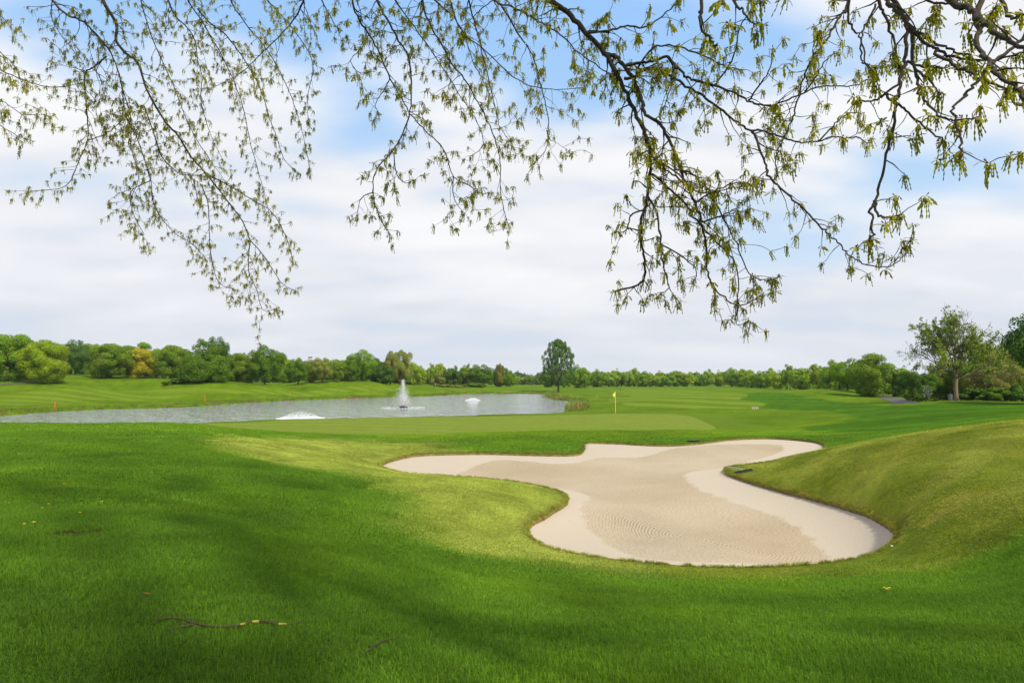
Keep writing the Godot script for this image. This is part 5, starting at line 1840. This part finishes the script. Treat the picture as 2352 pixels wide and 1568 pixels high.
func build_small_things() -> void:
	var p := px(1709, 1086, 24.0)
	var q := hit(1709, 1086)
	rake(q, 0.10, land_normal(q.x, -q.z), "black headed bunker rake with grey handle on the mown point of turf")
	q = hit(1592, 1016)
	rake(q, -0.62, land_normal(q.x, -q.z), "black bunker rake lying behind the far lip of the sand", Color(0.03, 0.03, 0.03))
	lichen_branch("fallen_branch", "forked fallen branch with yellow lichen lying in the lawn grass", [[1975, 412], [1850, 425], [1735, 410], [1650, 410], [1590, 425], [1480, 440], [1340, 435], [1260, 415], [1190, 395], [1110, 387], [1030, 400], [990, 430]], [4, 7, 9, 9, 8, 7, 7, 7, 6, 5, 4, 2], [[1280, 420], [1200, 440], [1140, 452], [1080, 462]], [6, 3], 0.0, 1293.6)
	lichen_branch("fallen_twig", "thin bent fallen twig half hidden in the lawn grass", [[375, 615], [400, 598], [430, 575], [460, 557], [490, 540], [530, 528], [570, 520]], [3, 4, 5, 5, 4, 3], [], [], 705.6, 1293.6)
	for e in [[122, 310], [237, 405], [268, 407], [416, 518], [313, 648], [272, 673], [520, 708], [660, 638], [952, 622], [215, 783], [152, 788], [1040, 192], [1062, 192], [1160, 133]]:
		dandelion(hit(e[0] * 0.35, 940.8 + e[1] * 0.35), "yellow dandelion scattered over the dark lawn beside the pond", "dandelions in the lawn")
	for e in [[1437, 362], [1468, 368], [1455, 373]]:
		dandelion(hit(1528.8 + e[0] * 0.35, 1234.8 + e[1] * 0.35), "yellow dandelion in the grass just before the bunker", "dandelions before the bunker")
	for e in [[336, 1374, 0.6, Color(0.36, 0.10, 0.03)], [231, 1163, 0.5, Color(0.5, 0.36, 0.2)]]:
		var h := hit(e[0], e[1])
		var b := MB.new()
		oak_leaf(b, Vector3(-0.03, 0.045, 0), Vector3(1, 0.25, 0.2).normalized(), 0.075, 0.045, 0.06, e[3])
		var o := thing("fallen_leaf", "curled rust brown fallen leaf lying on the lawn" if e[1] > 1300 else "pale dry fallen leaf among the dandelions", "leaf", h)
		part("blade", b.mesh(), tinted(0.8, 0.3, 0.2), o)
		var st := MB.new()
		st.tube(PackedVector3Array([Vector3(-0.06, 0.04, -0.01), Vector3(-0.03, 0.045, 0)]), PackedFloat32Array([0.0015, 0.002]), 4)
		part("stalk", st.mesh(), std(Color(0.16, 0.07, 0.03), 0.9), o)
	var red := Color(0.62, 0.11, 0.035)
	for e in [[125, 938, 100], [470, 920, 130], [665, 909, 150], [844, 905, 180], [1018, 902, 200], [1067, 902, 210], [1102, 901, 220], [1217, 902, 220]]:
		stake(e[0], e[1], 1.05 if e[0] < 500 else 0.9, "orange red marker stake on the far bank of the pond", red, "marker stakes along the far bank", e[2])
	stake(1328, 938, 0.85, "orange red marker stake beside the reeds at the pond corner", red, "", 70.0)
	stake(1312, 910, 0.8, "orange red marker stake in the grass near the tall airy tree", red, "", 130.0)
	stake(1372, 915, 0.8, "orange red marker stake in the rough between pond and fairway", red, "", 100.0)
	stake(790, 883, 0.8, "short dark post on the grassy mound left of the fountain", Color(0.02, 0.02, 0.018), "", 190.0)
	stake(579, 882, 0.8, "short dark post beside the mound of the conical tree", Color(0.02, 0.02, 0.018), "", 150.0)
	stake(1425, 897, 1.0, "brown wooden post far out on the fairway", Color(0.06, 0.03, 0.015), "", 160.0)
	# litter bin by the open crowned tree
	var b := MB.new()
	var at := px(2184, 926, 96.0)
	at = on_land(at.x, 96.0)
	var bin := thing("litter_bin", "grey litter bin beside the trunk of the open crowned tree", "bin", at)
	b.tube(PackedVector3Array([Vector3(0, -0.1, 0), Vector3(0, 0.02, 0), Vector3(0, 1.0, 0)]), PackedFloat32Array([0.27, 0.28, 0.36]), 18)
	part("body", b.mesh(), std(Color(0.105, 0.115, 0.13), 0.6), bin)
	var lid := MB.new()
	lid.tube(PackedVector3Array([Vector3(0, 1.0, 0), Vector3(0, 1.06, 0), Vector3(0, 1.12, 0)]), PackedFloat32Array([0.385, 0.385, 0.25]), 18)
	bin.scale = Vector3.ONE * 0.8
	part("lid", lid.mesh(), std(Color(0.08, 0.085, 0.09), 0.6), bin)
	# shrub in white blossom
	at = px(2127, 922, 100.0)
	at = on_land(at.x, 100.0)
	var sh := thing("flowering_shrub", "thin shrub with white blossom before the dark bushes", "shrub", at)
	var w := MB.new()
	var fl := MB.new()
	for k in 16:
		var a := rf(0, TAU)
		var tip := Vector3(cos(a) * rf(0.2, 0.9) + 0.3, rf(1.0, 2.2), sin(a) * 0.6)
		w.tube(PackedVector3Array([Vector3.ZERO, tip * 0.5 + Vector3(0, 0.2, 0), tip]), PackedFloat32Array([0.025, 0.016, 0.006]), 4)
		for e in 26:
			var pp := tip * rf(0.35, 1.05) + rdir() * 0.12
			if e % 2: leaf(fl, pp, rdir(), rf(0.08, 0.14), Color(0.78, 0.78, 0.74))
			else: leaf(fl, pp, rdir(), rf(0.08, 0.14), Color(0.13, 0.18, 0.04))
	part("stems", w.mesh(), M.bark, sh)
	part("blossom", fl.mesh(), tinted(0.7, 0.4, 0.2), sh)
	# golf trolley by the hedge
	at = hit(998, 889, 200.0)
	var tr := thing("golf_trolley", "dark and white golf bag on a two wheeled trolley by the hedge", "trolley", at)
	var bag := MB.new()
	bag.tube(PackedVector3Array([Vector3(-0.25, 0.15, 0), Vector3(0.15, 1.0, 0)]), PackedFloat32Array([0.17, 0.19]), 12)
	part("bag", bag.mesh(), std(Color(0.03, 0.03, 0.035), 0.6), tr)
	var clubs := MB.new()
	for k in 6: clubs.tube(PackedVector3Array([Vector3(0.14 + k * 0.015, 0.95, -0.1 + k * 0.04), Vector3(0.26 + k * 0.02, 1.3, -0.12 + k * 0.05)]), PackedFloat32Array([0.02, 0.035]), 5)
	part("clubs", clubs.mesh(), std(Color(0.75, 0.75, 0.75), 0.4), tr)
	for s in [-1.0, 1.0]:
		var wh := MB.new()
		wh.tube(PackedVector3Array([Vector3(-0.15, 0.16, s * 0.30), Vector3(-0.15, 0.16, s * 0.36)]), PackedFloat32Array([0.16, 0.16]), 16)
		var wheel := part("wheel", wh.mesh(), std(Color(0.05, 0.05, 0.05), 0.6), tr)
		var rim := MB.new()
		rim.tube(PackedVector3Array([Vector3(-0.15, 0.16, s * 0.29), Vector3(-0.15, 0.16, s * 0.37)]), PackedFloat32Array([0.10, 0.10]), 16)
		part("rim", rim.mesh(), std(Color(0.7, 0.7, 0.7), 0.5), wheel)
	var hd := MB.new()
	hd.tube(PackedVector3Array([Vector3(-0.15, 0.16, -0.3), Vector3(-0.15, 0.16, 0.3)]), PackedFloat32Array([0.02, 0.02]), 6)
	hd.tube(PackedVector3Array([Vector3(-0.15, 0.16, 0), Vector3(0.35, 0.85, 0), Vector3(0.6, 1.05, 0)]), PackedFloat32Array([0.02, 0.02, 0.02]), 6)
	part("frame", hd.mesh(), std(Color(0.7, 0.7, 0.7), 0.4), tr)
	# low board on the edge of the fairway
	at = hit(1735, 940, 60.0)
	var sg := thing("marker_board", "low pale marker board with dark squares beside the fairway", "sign", at)
	var bd := MB.new()
	bd.box(Vector3(0, 0.16, 0), Vector3(0.80, 0.24, 0.05))
	part("board", bd.mesh(), std(Color(0.55, 0.52, 0.45), 0.7), sg)
	for k in 3:
		var sq := MB.new()
		sq.box(Vector3(-0.25 + k * 0.25, 0.16, 0.03), Vector3(0.13, 0.15, 0.02))
		part("square", sq.mesh(), std(Color(0.03, 0.03, 0.03), 0.7), sg)
	for s in [-0.3, 0.3]:
		var lg := MB.new()
		lg.box(Vector3(s, 0.0, -0.04), Vector3(0.05, 0.3, 0.03))
		part("leg", lg.mesh(), std(Color(0.12, 0.09, 0.06), 0.8), sg)
	# small pale stone on the lip
	at = hit(2049, 1256)
	var stn := MB.new()
	var rows := []
	for j in 5:
		var row := []
		for i in 8:
			var a := TAU * i / 8.0
			var e := PI * j / 4.0
			row.append(stn.vert(Vector3(cos(a) * sin(e) * 0.04, cos(e) * 0.028, sin(a) * sin(e) * 0.032) * rf(0.9, 1.1), Vector3(cos(a) * sin(e), cos(e), sin(a) * sin(e))))
		rows.append(row)
	for j in 4:
		for i in 8: stn.quad(rows[j][i], rows[j][(i + 1) % 8], rows[j + 1][(i + 1) % 8], rows[j + 1][i])
	var so := solid("stone", stn.mesh(), std(Color(0.5, 0.46, 0.40), 0.8))
	so.scale = Vector3.ONE * 0.7
	so.position = at + Vector3.UP * 0.015
	tag(so, "small pale stone on the turf at the sand edge", "stone")

func build_rest() -> void:
	build_paths()
	build_grass()
	build_shore()
	stamp("grass")
	build_trees()
	stamp("trees")
	build_oak()
	stamp("oak")
	build_fountains()
	build_flag()
	build_small_things()

func _ready() -> void:
	rng.seed = 20240501
	noise_a.seed = 1; noise_a.frequency = 0.35; noise_a.fractal_octaves = 3
	noise_b.seed = 2; noise_b.frequency = 0.30; noise_b.fractal_octaves = 4
	noise_c.seed = 4; noise_c.frequency = 0.9; noise_c.fractal_octaves = 3
	# camera
	var cam := Camera3D.new()
	cam.name = "camera"
	cam.position = Vector3(0, EYE, 0)
	cam.rotation.x = TILT
	cam.fov = rad_to_deg(2.0 * atan(784.0 / F))
	cam.near = 0.05; cam.far = 9000.0
	add_child(cam)
	cam.current = true
	# sky, air and exposure
	var env := Environment.new()
	env.background_mode = Environment.BG_SKY
	env.sky = make_sky()
	env.tonemap_mode = Environment.TONE_MAPPER_LINEAR
	env.tonemap_exposure = 1.2
	env.sdfgi_enabled = true; env.ssao_enabled = true; env.ssil_enabled = true
	env.fog_enabled = true
	env.fog_density = 0.00008
	env.fog_light_color = Color(0.86, 0.91, 0.98)
	var we := WorldEnvironment.new()
	we.name = "world_environment"
	we.environment = env
	add_child(we)
	# the sun behind a thin veil of cloud, from the right and a little behind
	var sun := DirectionalLight3D.new()
	sun.name = "sun"
	sun.light_energy = 1.4
	sun.light_color = Color(1.0, 0.955, 0.88)
	sun.light_angular_distance = 4.0
	sun.shadow_enabled = true
	add_child(sun)
	sun.look_at_from_position(Vector3.ZERO, -SUN_TO)
	stamp("sky")
	lay_out()
	stamp("land")
	build_turf()
	stamp("turf")
	build_sand()
	stamp("sand")
	build_water()
	build_rest()
	stamp("done")

var t0 := Time.get_ticks_msec()
func stamp(what: String) -> void:
	print(what, " ", Time.get_ticks_msec() - t0, " ms")

func make_sky() -> Sky:
	var w := 1664
	var h := 832
	var img := Image.create(w, h, false, Image.FORMAT_RGBF)
	var n := FastNoiseLite.new()
	n.seed = 21; n.frequency = 1.0; n.fractal_octaves = 5; n.fractal_gain = 0.52; n.noise_type = FastNoiseLite.TYPE_SIMPLEX_SMOOTH
	var n2 := FastNoiseLite.new()
	n2.seed = 33; n2.frequency = 1.0; n2.fractal_octaves = 4
	# gaps of blue between the clouds: [azimuth, elevation, half width, half height] in degrees, wherever there is blue
	var gaps := [[-5, 30, 7, 6, 0.7], [-16, 25, 6, 4, 0.6], [3, 25, 9, 5, 0.85], [15, 25, 11, 4.5, 0.75], [26, 21, 7, 3, 0.35], [31, 14, 8, 3.5, 0.62], [20, 9.5, 5, 1.8, 0.5], [-32, 22, 7, 4, 0.8], [-24, 29, 10, 6, 0.8], [-15, 33, 10, 5, 0.5], [-11, 20, 4, 3, 0.5], [10, 34, 20, 5, 0.6], [-40, 36, 10, 6, 0.6],
		[60, 30, 12, 7, 0.8], [95, 22, 14, 6, 0.8], [130, 34, 12, 8, 0.8], [165, 24, 14, 6, 0.8], [-70, 28, 12, 7, 0.8], [-105, 20, 14, 5, 0.8], [-140, 32, 14, 8, 0.8], [-170, 45, 14, 8, 0.8], [-20, 55, 16, 9, 0.8], [60, 60, 20, 10, 0.8], [-90, 58, 18, 9, 0.8]]
	for j in h:
		var el := PI * 0.5 - PI * (j + 0.5) / h
		if el < -0.03:
			continue
		var sy := sin(maxf(el, 0.0))
		var eld := rad_to_deg(el)
		var row := []
		for g in gaps:
			if absf(eld - g[1]) < 2.3 * g[3]: row.append([g[0], g[2], g[4] * exp(-((eld - g[1]) / g[3]) ** 2)])
		for i in w:
			var az := wrapf(TAU * (i + 0.5) / w, -PI, PI)   # the first column looks along -z
			var azd := rad_to_deg(az)
			var flat := 1.0 / (sy + 0.20)
			var x := sin(az) * cos(el) * flat
			var z := cos(az) * cos(el) * flat
			var a := n.get_noise_3d(x * 0.55, sy * 1.2, z * 0.85)
			var b := n2.get_noise_3d(x * 1.5, sy * 3.0, z * 2.6)
			var gap := 0.0
			for g in row:
				var dx: float = (fposmod(azd - g[0] + 180.0, 360.0) - 180.0) / g[1]
				if absf(dx) < 2.2: gap += g[2] * exp(-dx * dx)
			var cover := 0.98 - 1.15 * gap + a * 0.7 + b * 0.38
			cover = smoothstep(0.16, 0.90, cover)
			cover = lerpf(maxf(cover, 0.80), cover, smoothstep(3.0, 13.0, eld))
			var blue := Color(0.56, 0.74, 0.93).lerp(Color(0.30, 0.545, 0.93), smoothstep(2.0, 34.0, eld))
			var lit := clampf(0.34 + a * 0.75 + b * 0.40 + smoothstep(3.0, 14.0, eld) * 0.45, 0.0, 1.0)
			var cloud := Color(0.675, 0.715, 0.795).lerp(Color(0.915, 0.922, 0.940), lit)
			cloud = cloud.lerp(Color(0.69, 0.73, 0.80), (1.0 - smoothstep(0.0, 9.0, eld)) * 0.6)
			img.set_pixel(i, j, blue.lerp(cloud, cover) * 0.87)
	var low := Color(0.33, 0.36, 0.33)
	img.fill_rect(Rect2i(0, h / 2 + 10, w, h - h / 2 - 10), low)
	var s := Sky.new()
	var m := PanoramaSkyMaterial.new()
	m.panorama = ImageTexture.create_from_image(img)
	s.sky_material = m
	return s
